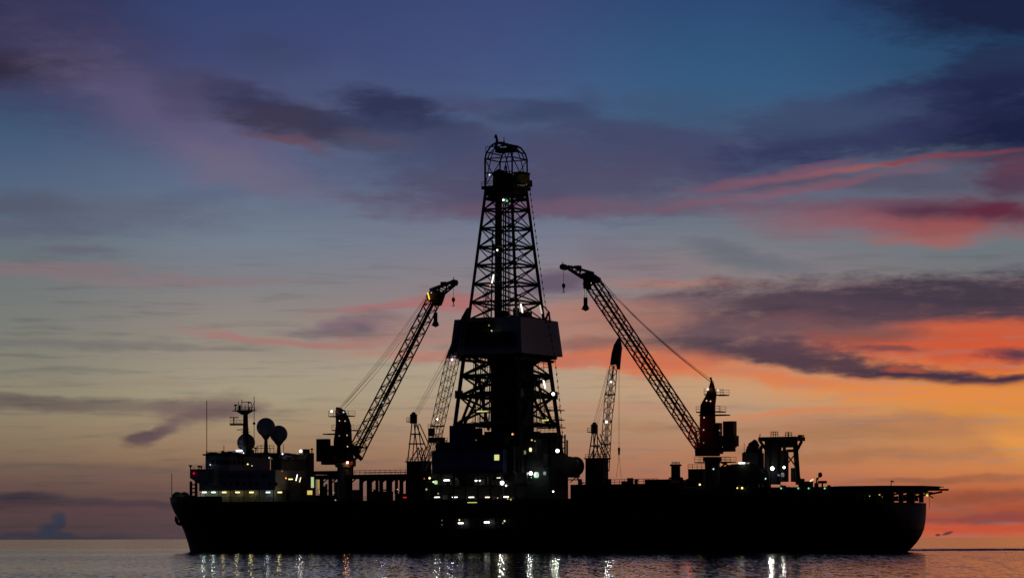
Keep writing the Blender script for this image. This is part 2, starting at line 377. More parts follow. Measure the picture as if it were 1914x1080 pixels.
def tube(parent, px, py, v, w_px=11, h_px=3.2, colr=C_W, glow=6.0, power=0, name='strip_lamp', slant=0, spot=0):
    c = P(px, py, v); w = w_px / 6.6 / cY / 2 * .84; h = h_px / 6.6 / 2 * .78
    b = SB(); d = Vector((w, 0, slant)); n = 6
    b.cone(c - d, c + d, h, h, 8)
    o = b.build(name, E_(colr, glow), parent)
    if power: light_at(c + Vector((0, -.8, -.5)), colr, power, o)
    if spot: flood(c + Vector((0, -h-.35, 0)), colr, spot, o)
    return o

# ------------------------------------------------------------------ sea
def make_sea():
    me = bpy.data.meshes.new('sea')
    xs = [-90000, -3000, -600, 0, 600, 3000, 90000]; ys = [-3000, 0, 300, 700, 1100, 3000, 20000, 150000]
    vs = [(x, y, 0) for y in ys for x in xs]; nx = len(xs)
    fs = [(j*nx+i, j*nx+i+1, (j+1)*nx+i+1, (j+1)*nx+i) for j in range(len(ys)-1) for i in range(nx-1)]
    me.from_pydata(vs, [], fs); o = bpy.data.objects.new('sea', me); COL.objects.link(o); o['kind'] = 'structure'
    m = bpy.data.materials.new('sea_water'); m.use_nodes = True; t = m.node_tree; b = t.nodes['Principled BSDF']
    b.inputs['Base Color'].default_value = (.006, .010, .014, 1); b.inputs['Roughness'].default_value = SEA_ROUGH; b.inputs['IOR'].default_value = 1.333
    co = t.nodes.new('ShaderNodeTexCoord')
    def nz(sx, sy, det, rough=.55, rot=0):
        mp = t.nodes.new('ShaderNodeMapping'); t.links.new(co.outputs['Object'], mp.inputs[0]); mp.inputs['Scale'].default_value = (sx, sy, 1); mp.inputs['Rotation'].default_value = (0, 0, rot)
        n = t.nodes.new('ShaderNodeTexNoise'); n.noise_dimensions = '2D'; t.links.new(mp.outputs[0], n.inputs['Vector']); n.inputs['Scale'].default_value = 1; n.inputs['Detail'].default_value = det; n.inputs['Roughness'].default_value = rough
        return n.outputs[0]
    def mt(op, a, b_=None):
        n = t.nodes.new('ShaderNodeMath'); n.operation = op
        for i, x in enumerate((a, b_)):
            if x is None: continue
            if isinstance(x, (int, float)): n.inputs[i].default_value = x
            else: t.links.new(x, n.inputs[i])
        return n.outputs[0]
    def nzc(sx, sy, det, rough, rot, amp):
        mp = t.nodes.new('ShaderNodeMapping'); t.links.new(co.outputs['Object'], mp.inputs[0]); mp.inputs['Scale'].default_value = (sx, sy, 1); mp.inputs['Rotation'].default_value = (0, 0, rot)
        n = t.nodes.new('ShaderNodeTexNoise'); n.noise_dimensions = '2D'; t.links.new(mp.outputs[0], n.inputs['Vector']); n.inputs['Scale'].default_value = 1; n.inputs['Detail'].default_value = det; n.inputs['Roughness'].default_value = rough
        q = t.nodes.new('ShaderNodeVectorMath'); q.operation = 'SUBTRACT'; t.links.new(n.outputs['Color'], q.inputs[0]); q.inputs[1].default_value = (.5, .5, .5)
        w = t.nodes.new('ShaderNodeVectorMath'); w.operation = 'MULTIPLY'; t.links.new(q.outputs[0], w.inputs[0]); w.inputs[1].default_value = (amp*.5, amp, 0)
        return w.outputs[0]
    def vadd(x, y):
        n = t.nodes.new('ShaderNodeVectorMath'); n.operation = 'ADD'
        for i, k in enumerate((x, y)):
            if isinstance(k, tuple): n.inputs[i].default_value = k
            else: t.links.new(k, n.inputs[i])
        return n.outputs[0]
    # wave slopes: swell groups, wind ripples, fine chop
    sl = vadd(vadd(nzc(.10, .016, 2, .5, 0.02, SEA_A), nzc(.55, .050, 3, .6, -.02, SEA_B)), nzc(1.9, .16, 2, .6, .03, SEA_C))
    def mrange(x, a0, a1, b0, b1):
        n = t.nodes.new('ShaderNodeMapRange'); n.interpolation_type = 'SMOOTHSTEP'; t.links.new(x, n.inputs[0])
        for i, k in enumerate((a0, a1, b0, b1)): n.inputs[i+1].default_value = k
        return n.outputs[0]
    sp = t.nodes.new('ShaderNodeSeparateXYZ'); t.links.new(co.outputs['Object'], sp.inputs[0])
    gust = mrange(nz(.012, .006, 2), .35, .65, .7, 1.25)
    far = mrange(sp.outputs[1], 960, 1250, 1.0, .35)              # sheltered smooth water beyond the ship
    edge = mt('ADD', sp.outputs[1], mt('MULTIPLY', mt('SUBTRACT', nz(.02, .004, 3), .5), 90.0))
    band = mt('MULTIPLY', mt('MULTIPLY', mrange(edge, 815, 850, 0, 1), mrange(edge, 905, 1010, 1, 0)), mrange(sp.outputs[0], 60, 110, 0, 1))  # wind-ruffled band off the stern
    k = mt('ADD', mt('MULTIPLY', gust, far), mt('MULTIPLY', band, 1.6))
    sc_ = t.nodes.new('ShaderNodeVectorMath'); sc_.operation = 'SCALE'; t.links.new(sl, sc_.inputs[0]); t.links.new(k, sc_.inputs['Scale'])
    # of all wave facets, the ones leaning towards the eye are the ones seen at grazing angles
    gi = t.nodes.new('ShaderNodeNewGeometry'); hz = t.nodes.new('ShaderNodeVectorMath'); hz.operation = 'MULTIPLY'; t.links.new(gi.outputs['Incoming'], hz.inputs[0]); hz.inputs[1].default_value = (1, 1, 0)
    hs = t.nodes.new('ShaderNodeVectorMath'); hs.operation = 'SCALE'; t.links.new(hz.outputs[0], hs.inputs[0]); t.links.new(mt('ADD', mt('MULTIPLY', far, SEA_LEAN), mt('MULTIPLY', band, .14)), hs.inputs['Scale'])
    nn = t.nodes.new('ShaderNodeVectorMath'); nn.operation = 'NORMALIZE'; t.links.new(vadd(vadd(sc_.outputs[0], hs.outputs[0]), (0, 0, 1)), nn.inputs[0]); t.links.new(nn.outputs[0], b.inputs['Normal'])
    me.materials.append(m)
SEA_LEAN = .019
SEA_ROUGH, SEA_A, SEA_B, SEA_C = .075, .04, .13, .22
make_sea()

# ------------------------------------------------------------------ the drillship
ship = thing('drillship', 'black silhouetted drillship with tall lattice derrick lying on the calm sea', 'ship')
DECK = 14.6
def build_hull():
    # silhouette targets (px) of the bow and the stern by height
    def interp(tab, z):
        if z <= tab[0][0]: return tab[0][1]
        for (z0, a), (z1, b) in zip(tab[:-1], tab[1:]):
            if z <= z1: return a + (b - a) * (z - z0) / (z1 - z0)
        return tab[-1][1]
    bow_px = [(0,355),(3.0,350.5),(6.5,343),(9.5,334),(12,325),(14.2,319),(16.2,316)]
    st_px  = [(0,1697),(1.2,1706),(2.6,1715),(4.2,1722),(6,1727.5),(8.5,1731),(13,1732)]
    LB = [(0,52),(6,40),(16.2,27)]; PB = [(0,1.7),(16.2,2.2)]
    LS = [(0,60),(6,26),(13,10)];  PS = [(0,2.2),(6,3.0),(13,5.0)]
    zs = [-4,-2,0,1.2,2.6,4.2,6,8,10,12,13.6,DECK]
    N = 40; B = 19.0; rings = []
    for z in zs:
        zz = max(0, z); lb, pb, ls, ps = interp(LB, zz), interp(PB, zz), interp(LS, zz), interp(PS, zz)
        bb = B - max(0, 3 - zz) * .15
        us, ue = -118.0, 119.0
        def half(u):
            h = 1.0
            if u < us + lb: h *= max(0, 1 - ((us + lb - u) / lb) ** pb) ** .5
            if u > ue - ls: h *= max(0, 1 - ((u - ue + ls) / ls) ** ps) ** .5
            return h * bb
        for _ in range(12):
            sam = [us + (lb) * (k / 200.0) ** 2 for k in range(201)]
            e = min(pxof(u, -half(u), z) for u in sam) - interp(bow_px, zz)
            us -= e / 5.3
            sam = [ue - (ls) * (k / 200.0) ** 2 for k in range(201)]
            e = max(pxof(u, half(u), z) for u in sam) - interp(st_px, zz)
            ue -= e / 6.2
        ut = [0]*0
        tt = [(1 - math.cos(math.pi * k / N)) / 2 for k in range(N + 1)]
        side = []
        for t_ in tt:
            if t_ < .5: x = us + (0 - us) * (2 * t_) ** 1.3
            else: x = ue - (ue - 0) * (2 * (1 - t_)) ** 1.3
            side.append((x, half(x)))
        ring = [(u, -h, z) for u, h in side] + [(u, h, z) for u, h in reversed(side[1:-1])]
        if z > 12.9: ring = [(p[0], p[1], 12.9 + (z-12.9)*.02 if p[0] > 92 else z) for p in ring]
        rings.append(ring)
    b = MB(); n = len(rings[0])
    for r in rings: b.v += r
    for j in range(len(rings) - 1):
        for k in range(n): b.f.append((j*n+k, j*n+(k+1) % n, (j+1)*n+(k+1) % n, (j+1)*n+k))
    b.f.append(tuple((len(rings)-1)*n + k for k in range(n)))
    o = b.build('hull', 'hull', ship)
    return rings[-1]
deck_ring = build_hull()
n_ = len(deck_ring)
# bow bulwark, a raised plate round the fore end
b = MB()
pts = [p for p in deck_ring if p[0] < -84]
pts.sort(key=lambda p: math.atan2(p[1], -(p[0] + 84)))
for a, c in zip(pts[:-1], pts[1:]):
    r = lambda p, z, s=1.0: Vector(((p[0]+90)*s*1.0-90, p[1]*s, z))
    b.hexa([r(a, DECK), r(c, DECK), r(c, DECK, .985), r(a, DECK, .985), r(a, DECK+1.7, 1.012), r(c, DECK+1.7, 1.012), r(c, DECK+1.7, .997), r(a, DECK+1.7, .997)])
b.build('bulwark', 'hull', ship)
# rails along the port side
b = MB(); b.rail([Vector((u, -18.6, DECK)) for u in (-82, -40, -30)], 1.1, .05, 2.5); b.build('deck_rail', 'grey', ship)

# --- bow gear
b = MB(); c = P(338, 931, -6); b.cone(c + Vector((0,-1.6,-.3)), c + Vector((0,1.6,-.3)), 1.7, 1.7, 20)
for s in (-1.7, 1.7): b.cone(c + Vector((0,s-.12,-.3)), c + Vector((0,s+.12,-.3)), 2.3, 2.3, 20)
b.box(c.x-2.2, c.x+2.2, -8, -4, DECK, c.z-1.2); w_ = b.build('mooring_winch', 'cream', ship)
b = MB(); b.bar(P(321, 934, 0), P(321, 884, 0), .12); b.build('jack_staff', 'steel', ship)
b = MB(); a0 = P(362, 905, -10); a1 = P(362, 938, -10)
for dx in (-1.0, .9):
    b.box(a0.x+dx-.3, a0.x+dx+.3, -10.3, -9.7, DECK, a0.z+1)
for k in range(5): b.box(a0.x-1.3, a0.x+1.2, -10.2, -9.8, DECK+.6+k*1.15, DECK+1.0+k*1.15)
b.build('fairlead_frame', 'red', ship)
# anchor in its pocket under the bow
c = P(335, 969, -9)
an = MB(); an.bar(c + Vector((.5,0,1.6)), c + Vector((.9,-.2,-1.4)), .42)
an.poly([c + Vector((-.9,-.4,.1)), c + Vector((-.4,-.5,-1.2)), c + Vector((.9,-.5,-1.7)), c + Vector((1.7,-.4,-1.2))], .5, 6)
an.cone(c + Vector((-1.1,-.4,.8)), c + Vector((-.6,-.5,-.6)), .2, .7, 6)
an.cone(c + Vector((1.8,-.4,-.3)), c + Vector((1.4,-.5,-1.4)), .2, .7, 6)
an.sphere(c + Vector((.4,0,1.2)), .8, 8, 6); an.build('anchor', 'steel', ship)

# --- accommodation block
VP = -17.0
acc = MB(); e1 = pxbox(acc, 372, 590, 880, 917, VP, 4); acco = acc.build('accommodation_block', 'white', ship)
b = MB(); u0, u1 = e1[0], e1[1]
b.box(u0 + .5, u1 - 1, VP + 2.2, -10.0, DECK, e1[4] - .005); b.build('promenade_wall', 'cream', acco)
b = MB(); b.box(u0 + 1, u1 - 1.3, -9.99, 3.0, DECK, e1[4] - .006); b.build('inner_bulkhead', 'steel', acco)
b = MB()
for px in (376, 409, 432, 457, 486, 512, 532): p = P(px, 925, VP + .2); b.box(p.x-.16, p.x+.16, VP+.05, VP+.4, DECK, e1[4])
b.rail([Vector((u0, VP + .2, DECK)), Vector((u1 - 2, VP + .2, DECK))], 1.5, .07, 1.5); b.build('promenade_post', 'white', acco)
# rows of unlit portholes
for row, py in enumerate((888, 904)):
    for px in range(384, 524, 12):
        if random.random() < .2: continue
        p = P(px, py, VP); w = MB(); w.box(p.x-.45, p.x+.45, VP-.06, VP+.02, p.z-.45, p.z+.45); w.build('window', 'steel', acco)
# bridge wing with sloped underside
b = MB(); q = [P(355, 876, -19.5), P(400, 876, -19.5), P(400, 905, -19.5), P(374, 905, -19.5), P(355, 893, -19.5)]
b.prism(q, 5.0); bw = b.build('bridge_wing', 'white', ship)
b = MB(); b.rail([P(355, 876, -19.4), P(400, 876, -19.4)], 1.0, .05, 1.4)
for px, h in ((356, 871), (372, 872)):
    b.bar(P(px, 877, -18), P(px, h, -18), .18); b.cone(P(px, h+1, -18), P(px, h-2.5, -18), .35, .6, 8)
b.build('wing_searchlight', 'steel', bw)
wh = MB(); e = pxbox(wh, 384, 505, 852, 881, -15, 6); who = wh.build('wheelhouse', 'white', ship)
b = MB(); b.box(e[0]-.6, e[1]+.6, -15.6, 6.5, e[5], e[5]+.45); b.build('roof', 'grey', who)
b = MB()
for px in range(398, 470, 8):
    p = P(px, 864, -15); w = MB(); w.box(p.x-.55, p.x+.55, -15.07, -14.95, p.z-.55, p.z+.7); w.build('window', 'steel', who)
b = MB(); b.rail([P(386, 851, -15), P(470, 851, -15)], 1.1, .05, 1.5)
for px, w, h in ((398,2,6),(410,1.4,5),(431,3,7),(440,2.5,5),(447,2,4),(416,.6,9)):
    p = P(px, 851, -10); b.box(p.x-w/2, p.x+w/2, -10-w/2, -10+w/2, p.z-1, p.z+h*.16)
b.build('roof_gear', 'steel', who)
b = MB(); b.bar(P(386.5, 852, -14), P(386.5, 748, -14), .13); b.cone(P(386.5,852,-14), P(386.5,842,-14), .4, .15, 6); b.build('whip_antenna', 'steel', ship)
b = MB(); b.bar(P(418.5, 852, -6), P(418.5, 832, -6), .12); b.build('whip_antenna', 'steel', ship)
# aft part of the house (lit pale green)
ah = MB(); e2 = pxbox(ah, 506, 580, 858, 895, -13, 2); aho = ah.build('aft_house', 'grey', ship)
b = MB(); e3 = pxbox(b, 524, 576, 851, 858.5, -11, -1); b.build('plant_room', 'white', aho)
b = MB()
for px in range(530, 578, 6):
    p = P(px, 851, -9); r = random.uniform(.4, .9); b.box(p.x-r, p.x+r, -9-r, -9+r, p.z-.3, p.z+random.uniform(.3, .9))
for px in (541, 553): p = P(px, 857, -11.4); b.sphere(p, .55, 10, 6)
b.rail([P(508, 858, -12.8), P(575, 858, -12.8)], 1.1, .05, 1.6); b.build('roof_gear', 'steel', aho)
fu = MB(); pxbox(fu, 572, 587, 846, 938, -6, -3.4); pxbox(fu, 566, 579, 839, 850, -6, -4); fu.build('funnel', 'steel', ship)
b = MB(); pxbox(b, 540, 590, 893, 940, -12, -4); b.build('aft_locker', 'steel', ship)
for px, y0, y1, v, w in ((376,880,873,-12,.5),(392,852,846,-4,.7),(424,852,845,-8,.9),(436,852,843,-2,1.2),(468,850,840,-5,.8),(478,852,838,2,.5),(489,853,846,-11,.7),(498,858,848,-12,.4),(512,858,846,-10,.7),(519,858,850,-12,1.0),(583,846,840,-5,.5)):
    b = MB(); p, q = P(px, y0+2, v), P(px, y1, v)
    if w > .6: b.box(p.x-w, p.x+w, v-w, v+w, p.z, q.z)
    else: b.cone(p, q, w*.4, w*.35, 6); b.cone(q, q + Vector((0,0,.4)), w, w*.6, 8)
    b.build('roof_equipment', 'steel', ship)
b = MB()
for x0, x1, y in ((400,372,893),): b.rail([P(x1, y, -17.1), P(500, y, -17.1)], 1.0, .05, 1.5)
b.build('bridge_rail', 'steel', ship)
# --- signal mast
mc = -7.0
b = MB(); b.cone(P(459, 850, mc), P(459, 795, mc), .95, .80, 10); b.cone(P(459, 795, mc), P(459, 768, mc), .78, .68, 10)
mast = b.build('signal_mast', 'steel', ship)
b = MB(); p = P(457, 768, mc); b.cone(p + Vector((0,0,-1.1)), p, .8, 2.6, 14); b.box(p.x-3.4, p.x+3.4, mc-1.4, mc+1.4, p.z, p.z+.25)
b.rail([P(439, 768, mc-1.3), P(476, 768, mc-1.3)], 1.1, .06, 1.0); b.build('mast_platform', 'steel', mast)
b = MB()
for px, y1, r in ((440,757,.14),(446,750,.12),(452,746,.12),(458,756,.12),(464,750,.14),(470,752,.1),(466,760,.2),(448,757,.45),(475,740,.09)):
    b.bar(P(px, 768, mc), P(px, y1, mc), r)
b.bar(P(451, 751, mc), P(466, 751, mc), .1); b.bar(P(438, 757, mc), P(443, 757, mc), .25); b.bar(P(464,752,mc), P(469,752,mc), .2); b.bar(P(469, 766, mc), P(476, 750, mc), .1)
b.build('aerial_cluster', 'steel', mast)
b = MB(); b.bar(P(459, 793, mc), P(430, 793, mc), .30); b.rail([P(430, 794, mc-.6), P(455, 794, mc-.6)], 1.4, .07, 1.0)
b.bar(P(437, 794, mc), P(437, 780, mc), .22); b.bar(P(429, 780, mc), P(446, 780, mc), .15); b.bar(P(443, 803, mc), P(459, 802, mc), .12); b.build('radar_platform', 'steel', mast)
b = MB(); b.bar(P(475, 742, mc), P(475, 838, mc), .11); b.sphere(P(475, 791, mc), .42, 8, 6); b.build('halyard', 'rope', mast)
def dome(px, py, rp, v, base_py, colr='dome'):
    r = rp / 6.15; c = P(px, py, v); b = MB(); b.sphere(c, r, 28, 18)
    o = b.build('satellite_dome', colr, ship, True)
    b = MB(); q = P(px, base_py, v); b.cone(q, c - Vector((0,0,r*1.35)), .7, .5, 8); b.cone(c - Vector((0,0,r*1.35)), c - Vector((0,0,r*.85)), .5, 1.5, 10)
    b.cone(q, q + Vector((0,0,.9)), 1.8, .8, 8)
    b.build('dome_pedestal', 'grey', o); return o
dome(497, 798, 17.2, -2, 850); dome(521, 811, 16.2, 3, 852); dome(460, 827, 16.5, -3, 850); dome(459.5, 801.5, 5.3, -9, 815)
b = MB(); b.rail([P(480, 842, -6), P(512, 842, -6)], 1.5, .08, 1.3)
for px in (482, 488, 505, 512, 530): b.bar(P(px, 853, -6), P(px, 826 + random.uniform(0, 16), -6), .1)
pxbox(b, 470, 512, 846, 853, -8, -2); b.build('dome_platform', 'steel', ship)

# --- elevated pipe deck between house and drill floor
pr = MB(); u0 = P(588, 888, -15).x; u1 = P(806, 886, -15).x; zt = P(700, 886, -15).z
pr.box(u0, u1, -15, -11, zt-1.2, zt); pr.box(u0, u1, 9, 12, zt-1.2, zt)
pro = pr.build('pipe_rack_deck', 'green', ship)
b = MB()
k = 0
u = u0 + 2
while u < u1 - 1:
    for v, r in ((-14.4, .42), (10.5, .36)):
        bb = MB(); bb.box(u-r, u+r, v-r, v+r, DECK, zt-1.2); bb.build('support_column', 'steel', pro)
    b = MB(); b.bar((u, -14.4, zt-2.6), (u+1.9, -14.4, zt-1.2), .2); b.build('knee_brace', 'steel', pro)
    if k % 3 == 0: b = MB(); b.bar((u, -14.4, DECK+3), (u+3, -14.4, DECK+3), .18); b.build('cross_brace', 'steel', pro)
    u += 3.05 + (k % 2) * .7; k += 1
b = MB(); b.rail([Vector((u0, -14.9, zt)), Vector((u1, -14.9, zt))], 1.15, .07, 1.7); b.rail([Vector((u0, 11.9, zt)), Vector((u1, 11.9, zt))], 1.15, .06, 2.2); b.build('hand_rail', 'green', pro)
b = MB()
for px in range(592, 634, 5):
    p = P(px, 884, -10); b.cone(p + Vector((0,-2,0)), p + Vector((0,4,random.uniform(-.2,.4))), .5, .5, 6)
b.build('drill_pipe_stack', 'steel', ship)
# deck machinery between the columns
for px0, px1, y0, v in ((556,574,905,-10),(600,612,908,-6),(624,632,900,-8),(690,735,918,-2),(640,672,916,0),(590,640,925,-12),(738,766,922,-8)):
    b = MB(); e = pxbox(b, px0, px1, y0, 938, v, v+2.5); b.bar((e[0], v-.1, e[5]), (e[0], v-.1, e[5]+.9), .1); b.cone((e[0]+1.2, v+1, e[5]), (e[0]+1.2, v+1, e[5]+.6), .4, .4, 8)
    b.build('deck_machinery', 'steel', ship)

# ------------------------------------------------------------------ derrick (part of the ship)
def dz(py): return P(948, py, 0).z
def half_w(z):     # half width of the square tower
    za, zb = dz(357), dz(792)
    return 4.22 + (10.65 - 4.22) * (za - z) / (za - zb)
def ring4(z, h=None):
    h = half_w(z) if h is None else h
    return [Vector((h,-h,z)), Vector((h,h,z)), Vector((-h,h,z)), Vector((-h,-h,z))]
zB, zW0, zW1, zT = dz(905), dz(664), dz(601), dz(357)
b = MB()
for k in range(4):
    b.bar(ring4(zB)[k], ring4(zW0)[k], .66); b.bar(ring4(zW0)[k], ring4(zT)[k], .50)
der = b.build('derrick', 'steel', ship)
def tower_levels(levels, rb, rh, nm):
    b = MB()
    for i, (z0, z1) in enumerate(zip(levels[:-1], levels[1:])):
        r0, r1 = ring4(z0), ring4(z1)
        for k in range(4):
            kk = (k + 1) % 4
            b.bar(r0[k], r1[kk], rb); b.bar(r0[kk], r1[k], rb)
            b.bar(r1[k], r1[kk], rh)
            m0 = (r0[k] + r0[kk]) / 2
            if i == 0: b.bar(r0[k], r0[kk], rh)
    return b.build(nm, 'steel', der)
tower_levels([dz(y) for y in (598, 566, 532, 497, 463, 428, 393, 360)], .21, .30, 'upper_bracing')
tower_levels([dz(y) for y in (794, 741, 703, 664)], .34, .42, 'lower_bracing')
# knee legs and node plates of the lower stage
b = MB()
for k in range(4):
    r0, r1, r2 = ring4(dz(800)), ring4(dz(738)), ring4(dz(703))
    for kk in ((k+1) % 4,):
        m1 = (r1[k] + r1[kk]) / 2; m2 = (r2[k] + r2[kk]) / 2
        b.bar(r0[k].lerp(r0[kk], .12), r1[k].lerp(r1[kk], .36), .5); b.bar(r0[kk].lerp(r0[k], .12), r1[kk].lerp(r1[k], .36), .5)
        b.bar(r1[k].lerp(r1[kk], .36), m2, .45); b.bar(r1[kk].lerp(r1[k], .36), m2, .45)
        b.bar(r1[k].lerp(r1[kk], .30), r1[kk].lerp(r1[k], .30), .7)
    b.box(r1[k].x-.85, r1[k].x+.85, r1[k].y-.85, r1[k].y+.85, r1[k].z-1.1, r1[k].z+1.1)
b.build('knee_bracing', 'steel', der)
# inner pipes, guide rails, setback
b = MB()
for px, y0, y1, r in ((936,905,372,.42),(941,905,372,.2),(945,780,380,.28),(950,660,372,.2),(953,790,400,.16)):
    b.bar(P(px, y0, 0), P(px, y1, 0), r)
b.build('guide_rail', 'steel', der)
b = MB(); b.cone(P(929,600,1), P(929,372,1), .8, .55, 6); b.bar(P(918,600,3), P(921,430,3), .25); b.bar(P(945,600,-3), P(945,430,-3), .16); b.build('drill_string', 'grey', der)
b = MB()
for px0, px1, y0 in ((923, 959, 664), (967, 995, 664), (925, 945, 700)):
    w = (px1 - px0) / 6.6
    p = P((px0+px1)/2, 900, -1); q = P((px0+px1)/2 - 1.5, y0, -1)
    for i in range(4):
        for j in range(3):
            o = Vector(((i-1.5)*w*.26, (j-1)*w*.28, 0)); b.cone(p+o, q+o, w*.16, w*.16, 6)
b.build('pipe_setback', 'steel', der)
b = MB()
for y in (690, 720, 752, 780, 830, 860): b.bar(P(959, y, -3), P(968, y, -3), .18)
for px in (961, 965): b.bar(P(px, 860, 2), P(px, 664, 2), .12)
for px in (888, 897, 905, 914): b.bar(P(px, 800, 8), P(px+2, 664, 8), .22)
for k_ in range(9): y_ = 676 + k_*14; b.bar(P(880+k_%2*6, y_, 6), P(918, y_+(-1)**k_*5, 6), .09); b.bar(P(1000, y_, 3), P(1030, y_+(-1)**k_*6, 3), .08)
for px in (884, 893, 901, 910, 917): b.bar(P(px, 800, 5), P(px+1, 664, 5), .10)
for px in (1000, 1008, 1018): b.bar(P(px, 800, 2), P(px-2, 664, 2), .10)
for px in (1004,1012): b.bar(P(px, 800, -5), P(px-4, 700, -5), .2)
b.bar(P(889,736,2), P(889,668,2), .35)
for y,x0,x1,v in ((768,884,930,-9),(786,895,930,-8),(768,1010,1046,4),(786,1008,1046,4),(800,1004,1048,3)): b.box(P(x0,y,v).x, P(x1,y,v).x, v, v+3, P(950,y,v).z-.25, P(950,y,v).z); b.rail([P(x0,y,v),P(x1,y,v)],1.1,.06,1.5)
b.build('inner_platform', 'steel', der)
for px, y, w, h in ((925,462,5,10),(938,590,20,18),(965,588,9,24),(982,592,18,18),(905,597,50,4),(990,597,40,4)):
    b = MB(); p = P(px, y, 0); b.box(p.x-w/13, p.x+w/13, -w/13, w/13, p.z-h/13, p.z+h/13); b.build('travelling_block', 'steel', der)
b = MB(); b.lattice([P(x, 600, -2) + Vector((0,d,0)) for x, d in ((903,0),(909,0),(909,1),(903,1))], [P(x, 540, -2) + Vector((0,d,0)) for x, d in ((905,0),(911,0),(911,1),(905,1))], 10, .08, .06)
b.build('ladder_cage', 'steel', der)
b = MB(); q = ring4(zW1); tip = P(1026, 583, -3)
b.bar(tip, q[1], .3); b.bar(tip, P(1028, 604, -3), .3); b.bar(P(1016,572,0), tip, .2); b.bar(P(1019,604,-2), P(1026,583,-3), .18); b.rail([P(1019,600,-3), P(1030,602,-3)],1.0,.06,1.0); b.build('cable_davit', 'steel', der)
# windwall: four tapered cladding sheets with an open frame under them
wl = MB(); t0, t1 = ring4(zW0 - .2, 11.75), ring4(zW1 + .3, 10.75)
th = .25
for k in range(4):
    kk = (k+1) % 4
    def ins(p, d): return Vector((p.x - math.copysign(d, p.x), p.y - math.copysign(d, p.y), p.z))
    wl.hexa([t0[k], t0[kk], ins(t0[kk], th), ins(t0[k], th), t1[k], t1[kk], ins(t1[kk], th), ins(t1[k], th)])
wlo = wl.build('windwall', 'clad', der)
b = MB()
for k in range(4):
    kk = (k+1) % 4
    for j in range(1, 14):
        f = j / 14; a = t0[k].lerp(t0[kk], f); c = t1[k].lerp(t1[kk], f)
        nrm = Vector((0,-1,0)) if k == 3 else Vector((1,0,0)) if k == 0 else Vector((0,1,0)) if k == 1 else Vector((-1,0,0))
        b.bar(a + nrm*.01, c + nrm*.01, .035)
b.build('cladding_rib', 'clad', wlo)
b = MB(); h = half_w(zW0)
for s in (-1, 1):
    b.box(-11.3, 11.3, s*h-.4, s*h+.4, zW0-1.1, zW0-.2); b.box(s*h-.4, s*h+.4, -11.3, 11.3, zW0-1.9, zW0-1.15)
for k in range(9): x = -10.5 + k*2.6; b.box(x-.15, x+.15, -11.2, 11.2, zW0-.19, zW0+.25)
b.build('platform_frame', 'steel', der)
# dark winches and panels hung on the windwall's port face
b = MB(); v = -11.9
for px0, px1, y0, y1 in ((858,885,615,642),(884,925,622,646),(925,962,620,640),(870,905,602,618),(905,922,600,612)):
    a, c = P(px0, y0, v), P(px1, y1, v); b.box(a.x, c.x, v-.6, v+.4, c.z, a.z)
for px in (866, 893, 908, 940, 957): b.cone(P(px, 634, v-1.0), P(px, 634, v), 1.2, 1.2, 10)
b.rail([P(852, 652, v), P(964, 650, v)], 1.2, .08, 1.5); b.build('hung_equipment', 'steel', der)
# crown: platform, machinery and arched frame
z0 = dz(352); h = 5.15
b = MB(); b.box(-h, h, -h, h, z0-.5, z0+.4); b.box(-h+.6, h-.6, -h+.6, h-.6, z0-2.2, z0-.51); b.rail([Vector(x) for x in ((-h,-h,z0+.4),(h,-h,z0+.4),(h,h,z0+.4),(-h,h,z0+.4))], 1.2, .07, 1.2)
b.box(h-.8, h+.5, h-2, h, z0+.6, z0+2.4); b.build('crown_platform', 'steel', der)
b = MB()
zz = dz(372); g = half_w(zz)+.1
for s in (-1, 1): b.box(-g, g, s*g-.35, s*g+.35, zz-.4, zz+.35); b.box(s*g-.35, s*g+.35, -g+.4, g-.4, zz-.4, zz+.35)
b.bar((-g,-g,dz(360)), (0,0,zz-1.5), .3); b.bar((g,-g,dz(360)), (0,0,zz-1.5), .3); b.build('crown_girder', 'steel', der)
b = MB(); pxbox(b, 921, 956, 324, 352, -4, -1); q = [P(x, y, -4.05) for x, y in ((921,340),(924,322),(930,316),(938,320),(945,326),(957,328),(957,352),(921,352))]; b.prism(q, 3)
b.cone(P(927,326,-4.5), P(927,326,-1), 1.0, 1.0, 14); b.cone(P(941,335,-4.5), P(941,335,-1), 1.4, 1.4, 14); b.bar(P(946,326,-2), P(946,310,-2), .3); b.build('crown_block', 'steel', der)
b = MB(); e = pxbox(b, 960, 990, 327, 344, -1, 3); eb = b.build('winch_cabin', 'yellow', der)
b = MB(); pxbox(b, 959, 991, 322.5, 326.5, -1.2, 3.2); b.build('cabin_roof', 'steel', der)
b = MB(); hu, hv = 4.45, 4.25
zc = [(-1.0, z0+.4), (-1.0, dz(298)), (-.86, dz(286)), (-.55, dz(275)), (-.2, dz(270)), (.2, dz(270)), (.55, dz(275)), (.86, dz(286)), (1.0, dz(298)), (1.0, z0+.4)]
for s in (-1, 1):
    b.poly([Vector((f*hu, s*hv, z)) for f, z in zc], .27)
    for (f0, za), (f1, zb_) in (((-1, z0+.4), (-.55, dz(298))), ((1, z0+.4), (.55, dz(298))), ((-.55, dz(298)), (-.2, dz(271))), ((.55, dz(298)), (.2, dz(271))), ((-1, dz(298)), (1, dz(298))), ((-1, dz(325)), (1, dz(325)))):
        b.bar((f0*hu, s*hv, za), (f1*hu, s*hv, zb_), .16)
    b.poly([Vector((s*hu, f*hv, z)) for f, z in zc[2:-2]][:1] + [Vector((s*hu*(1-.0), f*hv, dz(298))) for f in (-1, 1)], .16)
    b.bar((s*hu, -hv, dz(298)), (s*hu, hv, z0+.4), .16); b.bar((s*hu, hv, dz(298)), (s*hu, -hv, z0+.4), .16)
